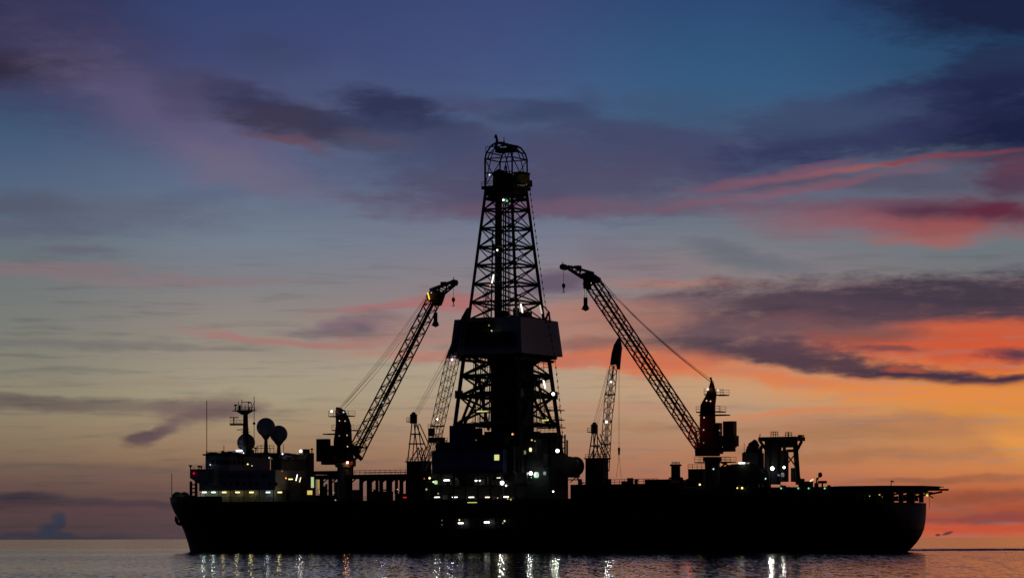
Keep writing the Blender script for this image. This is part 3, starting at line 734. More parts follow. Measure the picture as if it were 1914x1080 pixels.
for f, z in zc[1:-1]: b.bar((f*hu, -hv, z), (f*hu, hv, z), .18)
b.poly([Vector((f*hu*.9, f*hv*.9, z-.3)) for f, z in zc[1:-1]], .2)
p = Vector((0, 0, dz(275))); b.box(-2.8, 2.8, -1.4, 1.4, p.z-1.5, p.z-.3)
b.build('crown_frame', 'steel', der)
b = MB(); b.poly([P(908, 350, -4), P(908, 275, -4), P(928, 274, -4)], .1); b.build('lightning_wire', 'steel', der)
b = MB(); b.bar(P(928, 274, 0), P(929, 262, 0), .42); b.bar(P(929, 262, 0), P(926.5, 253, 0), .4); b.cone(P(926.5,258,0), P(926.5,252,0), .45, .3, 6); b.build('aviation_mast', 'steel', der)
b = MB(); b.bar(P(942, 274, 0), P(942, 264, 0), .3); b.bar(P(942, 264, 0), P(942, 256, 0), .12); b.build('aviation_mast', 'steel', der)
b = MB(); pts = [P(x, y, 5) for x, y in ((990,352),(999,420),(1008,490),(1017,552),(1024,600),(1036,662),(1042,712),(1048,770),(1052,820))]
b.poly(pts, .05)
for a, c in zip(pts[:-1], pts[1:]):
    n = max(1, int((a-c).length / 1.7))
    for k in range(n): p = a.lerp(c, k/n); b.cone(p + Vector((0,0,.3)), p - Vector((0,0,.3)), .17, .17, 6)
b.build('hung_cable', 'rope', der)

# ------------------------------------------------------------------ drill floor and modules (parts of the ship)
b = MB(); pxbox(b, 836, 1000, 836, 905, -14, -2); pxbox(b, 900, 1048, 822, 905, -8, 6); pxbox(b, 880, 960, 812, 840, -11, -6); dfo = b.build('drill_floor', 'steel', ship)
b = MB(); pxbox(b, 840, 888, 795, 838, -15, -12); b.build('blue_module', 'blue', ship)
b = MB(); e = pxbox(b, 807, 952, 841, 884, -17, -13.5); bmo = b.build('blue_module', 'blue', ship)
b = MB(); p = P(928.5, 854, -17.05); b.box(p.x-.75, p.x+.75, -17.12, -17.0, p.z-.85, p.z+.7); b.build('lit_window', E_((235, 235, 140), 1.0), bmo)
b = MB(); p = e; b.box(e[0]-.3, e[1]+.3, -17.5, -13.0, e[4]-1.2, e[4]-.004); b.build('module_sill', 'steel', bmo)
b = MB()
pxbox(b, 1022, 1058, 848, 873, 0, 3.2); b.build('grey_module', 'grey', ship)
b = MB(); pxbox(b, 983, 1024, 848, 875, -10, -7.5); b.build('dark_module', 'steel', ship)
b = MB(); pxbox(b, 975, 1062, 873, 935, -9, 2); b.build('moonpool_house', 'steel', ship)
# railed stair frame above the grey module
b = MB()
for y in (816, 826, 837, 847): b.bar(P(1022, y, 0), P(1057, y, 0), .16)
for px in (1022, 1030, 1036, 1047, 1050, 1056): b.bar(P(px, 850, 0), P(px, 812, 0), .28)
b.bar(P(1022, 847, 0), P(1036, 816, 0), .2); b.bar(P(1060, 850, 0), P(1060, 822, 0), .3); b.build('stair_frame', 'steel', ship)
# derrick base gear silhouettes
b = MB()
for px0, px1, y0, y1, v in ((814,842,826,842,-12),(800,812,800,815,-14),(806,830,818,826,-14),(884,902,800,815,-8),(905,935,806,818,-6),(1003,1046,808,826,0),(990,1010,806,824,-3)):
    b = MB(); e = pxbox(b, px0, px1, y0, y1, v, v+1.5)
    b.rail([Vector((e[0], v, e[5])), Vector((e[1], v, e[5]))], 1.1, .06, 1.3); b.build('floor_machinery', 'steel', ship)
for px in (822, 834, 846): b = MB(); b.bar(P(px, 842, -11), P(px, 818+random.uniform(0,8), -11), .2); b.build('vent_pipe', 'steel', ship)
# reel on the aft side of the floor
b = MB(); c = P(1070, 871, -2); b.cone(c + Vector((0,-1.6,0)), c + Vector((0,1.6,0)), 2.0, 2.0, 24)
for s in (-1.8, 1.8): b.cone(c + Vector((0,s-.15,0)), c + Vector((0,s+.15,0)), 2.75, 2.75, 24)
b.bar(P(1058,850,-2), c, .5); b.build('hose_reel', 'steel', ship)
b = MB(); pxbox(b, 1058, 1084, 884, 892, -4, -1); b.rail([P(1070, 884, -4), P(1084, 884, -4)], 1.3, .08, 1.0); b.bar(P(1076, 890, -4), P(1090, 903, -4), .2); b.bar(P(1060, 896, -4), P(1084, 896, -4), .15); b.bar(P(1078,890,-4),P(1066,901,-4),.14); b.build('reel_platform', 'steel', ship)
# galleries on the port side below the modules
gal = MB()
for y in (906, 937): a = P(800, y, -18.5); c = P(985, y, -18.5); gal.box(a.x, c.x, -18.6, -14, P(890,y,-18.5).z-.3, P(890,y,-18.5).z)
galo = gal.build('side_gallery', 'steel', ship)
b = MB(); a = P(800, 906, -14); c = P(985, 906, -14); b.box(a.x, c.x, -14, -13.6, DECK, P(890, 884, -15).z); b.build('gallery_wall', 'steel', galo)
b = MB()
for px in range(802, 985, 23): p = P(px, 900, -18.2); b.box(p.x-.2, p.x+.2, -18.4, -18.0, DECK, P(890, 884, -18).z)
b.rail([P(800, 906, -18.5), P(985, 906, -18.5)], 1.1, .06, 1.6); b.rail([P(800, 937, -18.5), P(985, 937, -18.5)], 1.1, .06, 1.6)
b.build('gallery_post', 'steel', galo)
b = MB()
for k in range(26):
    px = random.uniform(806, 980); y = random.choice((906, 937)); p = P(px, y, -15.5); w = random.uniform(.3, 1.0); hh_ = random.uniform(.8, 2.6)
    if k % 2: b.cone(p, p + Vector((0,0,hh_)), w*.5, w*.5, 8)
    else: b.box(p.x-w, p.x+w, -15.5, -15.5+w, p.z, p.z+hh_)
b.build('gallery_piping', 'grey', galo)
# lower opening shelf on the hull side
b = MB(); a = P(850, 988, -19.1); c = P(958, 988, -19.1); z1 = P(900, 970, -19.1).z; z2 = P(900, 988, -19.1).z
b.box(a.x, c.x, -20.4, -19.02, z2-.25, z2); b.box(a.x, c.x, -20.4, -19.02, z1+.2, z1+.4)
for px in range(852, 960, 15): p = P(px, 980, -20.2); b.box(p.x-.12, p.x+.12, -20.3, -20.1, z2, z1+.2)
b.rail([Vector((a.x, -20.3, z2)), Vector((c.x, -20.3, z2))], 1.0, .05, 1.4); b.build('hull_balcony', 'steel', ship)

# ------------------------------------------------------------------ aft deck
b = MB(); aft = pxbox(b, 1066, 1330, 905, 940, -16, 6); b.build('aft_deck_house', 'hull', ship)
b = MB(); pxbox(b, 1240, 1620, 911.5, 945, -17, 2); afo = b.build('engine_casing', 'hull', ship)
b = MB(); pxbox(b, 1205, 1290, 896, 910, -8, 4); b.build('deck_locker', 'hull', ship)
b = MB(); b.rail([P(1140, 905, -14), P(1230, 903, -14)], 1.3, .07, 1.4); b.rail([P(1085, 905, -15.5), P(1140, 905, -15.5)], .6, .06, 1.4); b.build('deck_rail', 'steel', ship)
b = MB()
for px in (1259, 1267): b.box(P(px,880,-6).x-.5, P(px,880,-6).x+.5, -6.5, -5.5, P(px,897,-6).z, P(px,870,-6).z)
for y, w in ((868,8),(892,9)): a=P(1263-w,y,-6); c=P(1263+w,y,-6); b.box(a.x, c.x, -7, -5, a.z-.4, a.z+.1)
b.rail([P(1256,868,-7),P(1270,868,-7)],.7,.08,1.0); b.build('vent_post', 'steel', ship)
b = MB(); pxbox(b, 1286, 1322, 876, 905, -5, -2.5); b.rail([P(1286,876,-5),P(1320,876,-5)],1.2,.07,1.2); b.build('mud_pump_house', 'green', ship)
# rounded store dome
b = MB()
q = [P(x, y, -6) for x, y in ((1338,915),(1338,880),(1350,872),(1368,867),(1390,866),(1408,869),(1420,876),(1428,890),(1430,915))]
b.prism(q, 4); b.build('winch_shelter', 'steel', ship)
# exhaust stacks
b = MB(); pxbox(b, 1387, 1428, 846, 900, -2, 2); exo = b.build('exhaust_stack', 'steel', ship)
b = MB()
for px, y, r in ((1404,834,1.2),(1400,838,.9),(1412,834,.9),(1421,838,.6),(1409,829,1.0)):
    p = P(px, 850, 0); q = P(px, y, 0); b.cone(p, q, r, r*.95, 10); b.cone(q, q + Vector((.7,-.2,.6)), r*.9, r*.8, 10)
b.bar(P(1391,850,0), P(1391,828,0), .08); b.bar(P(1388,847,0), P(1396,843,0), .15); b.build('exhaust_pipe', 'steel', exo)
# riser gantry: slab on splayed columns
b = MB(); v0, v1 = -3, 3
a = P(1417, 817, v0); c = P(1505, 817, v1); z1 = P(1460, 816.5, 0).z; z0 = P(1460, 824, 0).z
b.box(a.x, c.x, v0, v1, z0, z1); gan = b.build('aft_gantry', 'steel', ship)
b = MB()
for v in (v0+.4, v1-.4):
    s = (v - v0) * 3.45
    for (xa, ya), (xb, yb), r in (((1434+s*.3,824),(1433+s*.2,905),.85),((1486,824),(1492,905),.75),((1419+s,824),(1436+s*.5,846),.45),((1499-(20-s)*.6,824),(1486,848),.45),((1446+s*.4,824),(1444+s*.4,905),1.2)):
        b.bar(P(xa, ya, v), P(xb, yb, v), r)
b.bar(P(1470,848,v0),P(1488,872,v0),.2); b.bar(P(1488,846,v0),P(1472,866,v0),.2); b.bar(P(1470,842,v0),P(1488,842,v0),.4)
b.build('gantry_column', 'steel', gan)
b = MB(); pxbox(b, 1437, 1474, 842, 900, -1, 2); pxbox(b, 1478, 1490, 874, 900, 0, 2); pxbox(b, 1437, 1486, 824.3, 836, 0, 2)
for px in (1452, 1466): b.bar(P(px, 845, -1), P(px, 824, -1), .5)
b.build('gantry_machinery', 'steel', gan)
b = MB(); b.rail([P(1441,816.5,0),P(1454,816.5,0)],1.4,.1,.6); b.rail([P(1468,816.5,0),P(1480,816.5,0)],1.2,.1,.7); b.bar(P(1473,816,0),P(1473,806,0),.1); b.bar(P(1420,816,0),P(1421,811,0),.15); b.bar(P(1502,816,0),P(1502,812,0),.15); b.box(P(1496,816,0).x-.5,P(1496,816,0).x+.5,-.5,.5,z1,z1+.5); b.build('roof_rail', 'steel', gan)
b = MB()
for px0, px1, y0 in ((1492,1520,899),(1496,1504,894),(1430,1440,880),(1522,1530,902),(1546,1552,906)):
    pxbox(b, px0, px1, y0, 914, -6, -5)
b.bar(P(1525,910,-6),P(1527,892,-6),.22); b.bar(P(1526,898,-6),P(1533,888,-6),.2); b.sphere(P(1533,887,-6),.6,10,6,1.2); b.box(P(1530,900,-6).x,P(1544,900,-6).x,-6.6,-5.4,P(1537,903,-6).z,P(1537,898,-6).z); b.bar(P(1537,910,-6),P(1537,902,-6),.25)
b.bar(P(1497,896,-6),P(1494,889,-6),.12); b.build('deck_fittings', 'steel', ship)
for k in range(46):
    px = random.uniform(1072, 1500); b_y = 905 if px < 1300 else 911.5
    p = P(px, b_y, random.uniform(-15, -8)); w = random.uniform(.15, .7); hq = random.uniform(.3, 1.9) if px < 1300 else random.uniform(.3, 1.2); b = MB()
    if k % 3: b.box(p.x-w, p.x+w, p.y-w, p.y+w, p.z-.6, p.z+hq)
    else: b.cone(p - Vector((0,0,.6)), p + Vector((0,0,hq)), w*.4, w*.4, 8); b.cone(p + Vector((0,0,hq)), p + Vector((0,0,hq+.3)), w*.7, w*.5, 8)
    b.build('deck_vent', 'steel', ship)


# ------------------------------------------------------------------ helideck
hc = Vector((P(1660, 909, 0).x - 1.8, 0, P(1660, 908.5, 0).z)); R_ = 15.1
b = MB(); ang = [math.radians(22.5 + 45*k) for k in range(8)]
top = [hc + Vector((R_*math.cos(t), R_*math.sin(t), 0)) for t in ang]; bot = [p - Vector((0,0,.55)) for p in top]
b.add(top + bot, [tuple(range(8)), tuple(range(15, 7, -1))] + [(k, 8+k, 8+(k+1)%8, (k+1)%8) for k in range(8)])
hel = b.build('helideck', 'green', ship)
b = MB()
for k in range(8):
    a, c = top[k], top[(k+1)%8]; o = ((a+c)/2 - hc).normalized()*1.3
    b.add([a - Vector((0,0,.3)), c - Vector((0,0,.3)), c+o-Vector((0,0,.1)), a+o-Vector((0,0,.1)), a - Vector((0,0,.42)), c - Vector((0,0,.42)), c+o-Vector((0,0,.22)), a+o-Vector((0,0,.22))], [(0,1,2,3),(7,6,5,4),(0,4,5,1),(1,5,6,2),(2,6,7,3),(3,7,4,0)])
b.build('safety_net', 'rope', hel)
b = MB()
for v in (-12, -6, 0, 6, 12):
    b.box(hc.x-13, hc.x+14, v-.2, v+.2, hc.z-1.1, hc.z-.56)
for u in (-10, -4, 2): b.box(hc.x+u-.2, hc.x+u+.2, -14, 14, hc.z-1.45, hc.z-1.11)
for v in (-10, 0, 10):
    b.bar((hc.x+13, v, hc.z-1.4), (118.2, v, DECK-.3), .26); b.bar((hc.x+8, v, hc.z-1.6), (hc.x+10.5, v, hc.z-3), .16); b.bar((hc.x+10.3, v, hc.z-1.6), (118, v, DECK+1.5), .18)
b.build('helideck_truss', 'steel', hel)
b = MB(); p = Vector((hc.x+6, -8, hc.z)); b.bar(p, p+Vector((0,0,1.3)), .12); b.cone(p+Vector((0,0,1.2)), p+Vector((.9,0,1.0)), .25, .1, 8); b.build('wind_sock', 'steel', hel)
b = MB(); q0 = P(1742, 935, 10); b.bar(P(1737,928,10), P(1737,950,10), .07); b.build('mooring_line', 'rope', ship)
# aft mooring deck: pillars, inner wall under the helideck
b = MB(); iw = P(1612, 925, -12).x
b.box(iw, 117.0, -9.5, -9.2, 12.8, hc.z-1.5); mw = b.build('mooring_deck_wall', 'cream', ship)
b = MB()
for px in (1613, 1634, 1655, 1664, 1684, 1702, 1722):
    p = P(px, 928, -16); r = 1.0 if px in (1634, 1664, 1702) else .5; b = MB(); b.box(p.x-r, p.x+r, -16.4, -15.6, 12.7, hc.z-1.5); b.build('deck_pillar', 'hull', ship)
for vv in (-8, 0, 8): b = MB(); b.box(116.6, 117.2, vv-.5, vv+.5, 12.7, hc.z-1.5); b.build('deck_pillar', 'hull', ship)
b = MB()
for px in (1628, 1645, 1675, 1692, 1712): b = MB(); p = P(px, 936, -13); b.cone(p, p+Vector((0,0,1.0)), .7, .5, 10); b.cone(p+Vector((0,0,1.0)), p+Vector((0,0,1.2)), .8, .8, 10); b.build('mooring_bollard', 'steel', ship)
b = MB(); b.box(iw, 117, -17, 12, hc.z-1.5, hc.z-1.455); b.build('mooring_deck_ceiling', 'hull', ship)
b = MB(); b.box(iw-2, iw-.1, -16, 8, 12.7, hc.z-.7); b.build('aft_bulkhead', 'hull', ship)

# ------------------------------------------------------------------ big cranes
def off(p, du=0, dv=0, dw=0): return Vector((p.x+du, p.y+dv, p.z+dw))
def chain(poly, v): return [P(x, y, v) for x, y in poly]
def big_crane(label, s, v, ped, tower, house, plats, boomL, boomR, head, jib, tip, hook, whip, rope0, rope1, extra_bar, booth):
    base = P(ped[0], ped[3], v); base.z = DECK
    t = thing('pedestal_crane', label, 'crane', tuple(base), 'big pedestal cranes of the ship')
    b = SB(); a = P(ped[0], ped[2], v); c = P(ped[1], ped[2], v); r = (c.x - a.x) / 2 * .95; cx = (a.x + c.x) / 2
    b.cone((cx, v, DECK), (cx, v, a.z), r, r, 20); b.cone((cx, v, a.z), (cx, v, a.z+1.2), r*1.25, r*1.25, 20); b.build('pedestal', 'cream' if s > 0 else 'steel', t)
    # slewing body, tower plate with lightening holes
    b = SB(); b.prism(chain(tower, v-1.3), .5); b.prism(chain(tower, v+.9), .5)
    tw = chain(tower, v-.8); n = len(tw)
    for k in range(n):
        p, q = tw[k], tw[(k+1) % n]
        if (p-q).length > .5:
            b.bar(p + Vector((0,0,0)), q, .3)
    b.prism([Vector((p.x*.82 + (sum(x.x for x in tw)/n)*.18, p.y, p.z*.97 + (sum(x.z for x in tw)/n)*.03)) for p in tw], 1.7)
    two = b.build('crane_tower', 'red', t)
    b = SB()
    for x0, x1, y0, y1, v0, v1 in house: pxbox(b, x0, x1, y0, y1, v0, v1)
    b.build('machinery_house', 'red', t)
    for x0, x1, y, rl in plats:
        b = SB(); a, c = P(x0, y, v-1.8), P(x1, y, v-1.8); b.box(a.x, c.x, v-1.8, v+1.8, a.z-.3, a.z)
        if rl: b.rail([a, c], 1.35, .06, 1.3); b.rail([off(a, 0, 3.6), off(c, 0, 3.6)], 1.35, .05, 1.6)
        b.build('service_platform', 'steel', t)
    for (x0, y0), (x1, y1), r in extra_bar: b = SB(); b.bar(P(x0, y0, v), P(x1, y1, v), r); b.build('platform_strut', 'steel', t)
    b = SB(); pxbox(b, *booth); b.build('operator_cab', 'red', t)
    # boom
    wv = 2.9; sh = wv * 3.45
    def rowpts(L, Rr):
        return [P(L[0], L[1], v), P(Rr[0]-sh, Rr[1], v), off(P(Rr[0]-sh, Rr[1], v), 0, wv), off(P(L[0], L[1], v), 0, wv)]
    b = SB()
    rows = [rowpts(l, r_) for l, r_ in zip(boomL, boomR)]
    for i, (r0, r1) in enumerate(zip(rows[:-1], rows[1:])):
        ln = ((r1[0] + r1[2]) - (r0[0] + r0[2])).length / 2
        b.lattice(r0, r1, max(2, int(ln / 1.9)), .25, .13)
    # walkway along the boom
    for r0, r1 in zip(rows[:-1], rows[1:]):
        c0 = (r0[1]*.5 + r0[2]*.5).lerp((r0[0]+r0[3])*.5, .45); c1 = (r1[1]*.5 + r1[2]*.5).lerp((r1[0]+r1[3])*.5, .45)
        b.bar(c0, c1, .42)
    bo = b.build('boom', 'red', t)
    b = SB(); r0, r1 = rows[0], rows[1]; f = .16
    for j in (0, 1):
        k = (3, 2)[j]
        for q in ((r0[j], r0[k], r0[j].lerp(r1[j], f), r0[k].lerp(r1[k], f)),): pass
    pl0 = [r0[0], r0[1], r0[1].lerp(r1[1], f), r0[0].lerp(r1[0], f*.8)]
    b.prism(pl0, .25); b.prism([off(p, 0, wv-.25) for p in pl0], .25)
    m = r0[0].lerp(r1[1], f*1.25); b.sphere(off(m, 0, wv/2), 1.3, 10, 8); b.bar(r0[0], off(r0[1], 0, wv), .6); b.bar(P(*boomL[0], v), P(*rope0, v+1).lerp(P(*boomL[0], v), .93), .5)
    b.build('boom_foot', 'orange' if s < 0 else 'red', bo)
    b = SB(); b.prism(chain(head, v+.1), wv-.2); b.build('boom_head', 'steel', bo)
    b = SB(); (t0a, t0b), (t1a, t1b) = jib
    q0 = [P(*t0a, v), P(*t0b, v), off(P(*t0b, v), 0, 2.2), off(P(*t0a, v), 0, 2.2)]; q1 = [P(*t1a, v), P(*t1b, v), off(P(*t1b, v), 0, 1.5), off(P(*t1a, v), 0, 1.5)]
    b.lattice(q0, q1, 5, .28, .17); m = (q1[0] + q1[2]) / 2
    tp = P(*tip, v+.6); b.cone(off(tp, 0, -.7), off(tp, 0, .9), .85, .85, 12); b.bar(m, tp, .55); b.bar(tp, off(tp, -.2, 0, 1.5), .12); b.bar(off(tp,-1,0,.2), off(tp,1,0,-.7), .35)
    mm = (q0[0].lerp(q1[0], .62)); b.box(mm.x-.8, mm.x+.8, v, v+1.5, mm.z, mm.z+.8); b.build('fly_jib', 'steel', bo)
    # hooks
    hx, hy0, hy1, hy2 = hook; b = SB()
    for d in (-.35, .35): b.bar(off(P(hx, hy0, v+1), d), off(P(hx, hy1, v+1), d*.8), .06)
    a, c = P(hx, hy1, v+1), P(hx, hy2, v+1)
    b.box(a.x-.42, a.x+.42, v+.6, v+1.4, c.z+.8, a.z); b.cone(off(c,0,-.5,.6), off(c,0,.5,.6), .75, .75, 12); b.poly([off(c, -1.2,0,.35), off(c,-.5,0,.1), off(c,0,0,-.2), off(c,.6,0,0), off(c,1.1,0,.35)], .2, 6)
    b.build('hook_block', 'steel', t)
    wx, wy0, wy1 = whip; b = SB(); b.bar(P(wx, wy0, v+.6), P(wx, wy1, v+.6), .06); c = P(wx, wy1, v+.6); b.sphere(c, .5, 10, 8, 1.4); b.bar(c, off(c,0,0,-1.4), .15); b.poly([off(c,0,0,-1.2), off(c,.3,0,-1.6), off(c,0,0,-1.9), off(c,-.35,0,-1.6)], .12); b.build('whip_hook', 'steel', t)
    b = SB()
    for k, (d0, dv) in enumerate(((0, 0), (.35, .7), (-.4, 2.2), (.8, 2.9))):
        a = off(P(*rope0, v), d0*s*.9, dv*.6-.6); c = off(P(*rope1, v), 0, dv); 
        pts = [a.lerp(c, i/12) - Vector((0,0,math.sin(math.pi*i/12)*(.9+.25*k))) for i in range(13)]; b.poly(pts, .055)
    b.build('luffing_rope', 'rope', t)
    return t
crA = big_crane('dark red crane beside the bridge house, a lamp glowing at its boom foot', 1, -13,
  (632, 657, 873, 905),
  [(626,868),(625,824),(629,796),(629,762),(638,764),(648,781),(653,794),(655,830),(660,868)],
  [(591,618,820,842,-15,-13),(591,634,838,862,-16,-13),(600,640,858,868,-15,-12),(612,640,832,850,-15,-13),(655,664,855,871,-14,-12)],
  [(614,632,777,True),(638,651,776,True),(620,630,803,True),(654,662,803,True),(603,630,810,False)],
  [(655,842),(655.5,832),(797,560)], [(676,858),(686,836),(822,566)],
  [(796,552),(806,540),(824,547),(820,560),(816,570),(811,571),(809,560),(798,560)],
  (((803,541),(818,553)),((843,526),(846,532))), (849,528), (814,571,584,609), (847.5,532,560), (636,763), (797,553),
  [((659,868),(659,888),.3)], (588,600,838,858,-16.2,-15.5) if False else (641,656,846,862,-16.5,-14.5))
crB = big_crane('black crane on the aft deck, its long boom crossing above a small white crane', -1, -11,
  (1318, 1345, 862, 905),
  [(1300,842),(1309,832),(1310,771),(1311,757),(1320,741),(1327,723),(1330,712),(1333,722),(1337,735),(1334,757),(1335,842),(1345,850),(1302,850)],
  [(1351,1377,787,836,-12,-10),(1337,1381,814,834,-13,-10.5),(1300,1375,836,844,-12,-9),(1302,1352,842,848,-12,-9),(1335,1350,790,840,-12,-10)],
  [(1316,1328,736,True),(1336,1352,737,True),(1301,1312,769,True),(1333,1346,768,True),(1306,1354,775,False),(1298,1365,863,True)],
  [(1302,842),(1286,820),(1090,530)], [(1314,830),(1311,805),(1122,522)],
  [(1086,515),(1100,509),(1115,519),(1113,527),(1099,530),(1094,540),(1090,539),(1090,524)],
  (((1103,509),(1088,520)),((1062,497),(1060,502))), (1053,499), (1094.5,536,556,579), (1053.5,500,534), (1331,714), (1113,521),
  [((1318,863),(1332,880),.25),((1360,863),(1336,882),.25),((1330,712),(1328,705),.3),((1345,863),(1368,872),.2),((1352,863),(1370,878),.2)], (1299,1309,836,852,-12.5,-10.5))
# ------------------------------------------------------------------ small lattice cranes
def small_crane(label, v, house, apex, legs, hor, sections, tip, ropes, hoist, lamps):
    base = P(house[0], house[3], v); base.z = DECK
    t = thing('lattice_crane', label, 'crane', tuple(base), 'small lattice boom cranes of the ship')
    b = SB(); x0, x1, y0, y1 = house; e = pxbox(b, x0, x1, y0, y1, v, v+3); b.box(e[0]-.3, e[1]+.3, v-.4, v+3.3, e[5]-.25, e[5]-.01+.1)
    b.rail([Vector((e[0], v, e[5])), Vector((e[1], v, e[5]))], 1.1, .06, 1.1); b.build('machinery_house', 'steel', t)
    b = SB(); ax, ay0, ay1 = apex
    hb = SB(); a, c = P(ax-4, ay0, v+1), P(ax+4, ay1, v+1); hb.box(a.x, c.x, v+.2, v+1.8, c.z, a.z); hb.cone(P(ax, ay0, v+.1), P(ax, ay0, v+1.9), .7, .7, 10); hb.build('mast_head', 'steel', t)
    for (xa, ya), (xb, yb) in legs:
        b.bar(P(xa, ya, v), P(xb, yb, v), .2); b.bar(off(P(xa, ya, v), 0, 2), off(P(xb, yb, v), 0, 2.4), .17)
    for xa, xb, y in hor: b.bar(P(xa, y, v), P(xb, y, v), .2)
    b.rail([P(ax-13, ay0+14, v), P(ax-4, ay0+14, v)], 1.2, .07, .8); b.bar(P(ax-13, ay0+14, v), P(ax-4, ay0+14, v), .14); b.build('mast_frame', 'white', t)
    wv = 2.0; sh = wv * 3.4
    rows = [[P(l, y, v), P(r-sh, y, v), off(P(r-sh, y, v), 0, wv), off(P(l, y, v), 0, wv)] for l, r, y in sections]
    b = SB()
    for r0, r1 in zip(rows[:-1], rows[1:]):
        ln = ((r1[0]+r1[2])-(r0[0]+r0[2])).length/2; b.lattice(r0, r1, max(2, int(ln/1.45)), .13, .08)
        b.bar((r0[0]+r0[2])/2, (r1[0]+r1[2])/2, .1)
    for r in rows[1:-1]:
        for j in range(4): b.bar(r[j], r[(j+1)%4], .2)
    bo = b.build('boom', 'white', t)
    b = SB(); b.prism(chain(tip, v), wv*.8); b.build('boom_tip', 'steel', bo)  # solid tip; shadow on the upper boom is put into its dark colour
    b = SB()
    for (xa, ya), (xb, yb) in ropes: b.bar(P(xa, ya, v+1), P(xb, yb, v+1), .05); b.bar(off(P(xa, ya, v+1), .8, .5), off(P(xb, yb, v+1), .8, .5), .04)
    b.build('luffing_rope', 'rope', t)
    if hoist:
        b = SB(); hx, y0, y1, y2 = hoist; b.bar(P(hx, y0, v), P(hx, y1, v), .06); b.cone(P(hx, y1, v), P(hx, y1+14, v), .35, .25, 8); b.bar(P(hx, y1+14, v), P(hx-5, y2, v), .05); b.bar(P(hx, y1+14, v), P(hx+4, y2, v), .05); b.build('hook_block', 'steel', t)
    for x, y, r, pw, c in lamps: lamp(bo, x, y, v-.5, r, c, 8.0, pw, 1.5, 'boom_lamp')
    return t
small_crane('white lattice crane whose boom rises in front of the derrick cladding', -18,
  (760, 806, 862, 940), (773, 774, 791),
  [((770,791),(762,862)), ((774,791),(782,862)), ((777,791),(797,838)), ((796,836),(786,862)), ((782,836),(766,862)), ((782,836),(788,862))], [(768,784,811),(764,794,829)],
  [(788,800,880),(800,824,826),(805,830,796),(834,860,668),(861,874,598)],
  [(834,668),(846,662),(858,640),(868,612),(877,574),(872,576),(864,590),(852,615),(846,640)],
  [((773,774),(846,640)), ((775,776),(852,640))], None,
  [(845,672,2.2,260,C_B),(817.5,783,1.8,260,C_W)])
b = MB(); pxbox(b, 800, 813, 800, 812, -17.8, -16.8); pxbox(b, 800, 832, 817, 826, -17.8, -14.5); b.build('boom_foot_gear', 'steel', ship)
small_crane('white lattice crane behind the long black boom, its hook line hanging free', 11,
  (1094, 1137, 856, 912), (1111, 793, 810),
  [((1107,810),(1100,857)), ((1110,810),(1110,857)), ((1115,810),(1134,857)), ((1113,830),(1122,857)), ((1112,834),(1102,857))], [(1105,1120,833)],
  [(1121,1139,880),(1124,1142,830),(1127,1144,787),(1131,1150,737),(1140,1154,684)],
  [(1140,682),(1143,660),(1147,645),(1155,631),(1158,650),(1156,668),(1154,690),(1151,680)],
  [((1109,792),(1136,690)), ((1112,792),(1138,690))], (1157, 690, 836, 892),
  [(1142,713.5,2.0,300,C_B),(1133.5,788,2.6,300,C_W)])

# ------------------------------------------------------------------ lamps
# promenade: seven lamps under the overhang
for px, c, pw in ((382,C_G,110),(399,C_G,110),(419,C_Y,45),(444,C_Y,60),(470,C_Y,70),(501,C_B,75),(523,C_Y,60)):
    tube(ship, px, 919.5, VP+.9, 9, 3.4, c, 4.0, pw*2.2, 'promenade_lamp', spot=pw*1.5)
L = lambda *a, **k: lamp(ship, *a, **k)
L(362,884,-19.9,1.7,C_R,1.2,4); L(393,868,-15.8,1.4,C_B,2.5,20); L(463,867,-15.8,1.6,C_Y,4,15); L(471,870,-15.8,1.1,C_Y,3,30)
tube(ship, 447, 842, -9.5, 13, 4.5, C_B, 8, 60); L(455,846,-9.5,1.2,C_B,6); L(503,855,-12,1.4,C_W,2,60); L(508,857,-12,1.0,C_G,2); L(528,848,-12,1.8,C_B,5,60)
L(562,842.5,-12,3.0,C_W,12,160); L(527,880,-13.5,1.3,C_O,2.5); L(534.5,893,-13.5,2.0,C_O,3,10); tube(ship,543,895,-13.5,9,3.0,(255,240,160),3,14)
tube(ship,554.5,892,-13,3.5,2.0,C_W,5,14,slant=.9); tube(ship,561,896,-13,3,2.0,(255,245,170),3,0,slant=.7); light_at(P(341,926,-9.5), (220,255,190), 170, ship)
for px, y, w, h, c, g in ((584,901,6,20,(190,210,150),1.0),(597,903,8,20,(190,170,90),.75),(579,920,11,8,(220,195,100),1.1),(600,918,9,7,(210,190,100),1.0)):
    p = P(px, y, -12.2); b = MB(); b.box(p.x-w/13, p.x+w/13, -12.25, -12.15, p.z-h/13, p.z+h/13); b.build('lit_doorway', E_(c, g), ship)
L(609,896,-12.5,1.0,C_Y,1.5); L(624,920,-9,1.4,(200,210,180),.6); L(627,934,-14,1.6,C_B,.5); L(675,914.5,-3,1.5,C_W,4,20); L(743,914,-3,1.2,(220,230,170),2,15)
tube(ship, 757, 929, -14, 7, 3, (230,50,30), .8, 0); L(631,893,-14,1.6,C_B,.8)
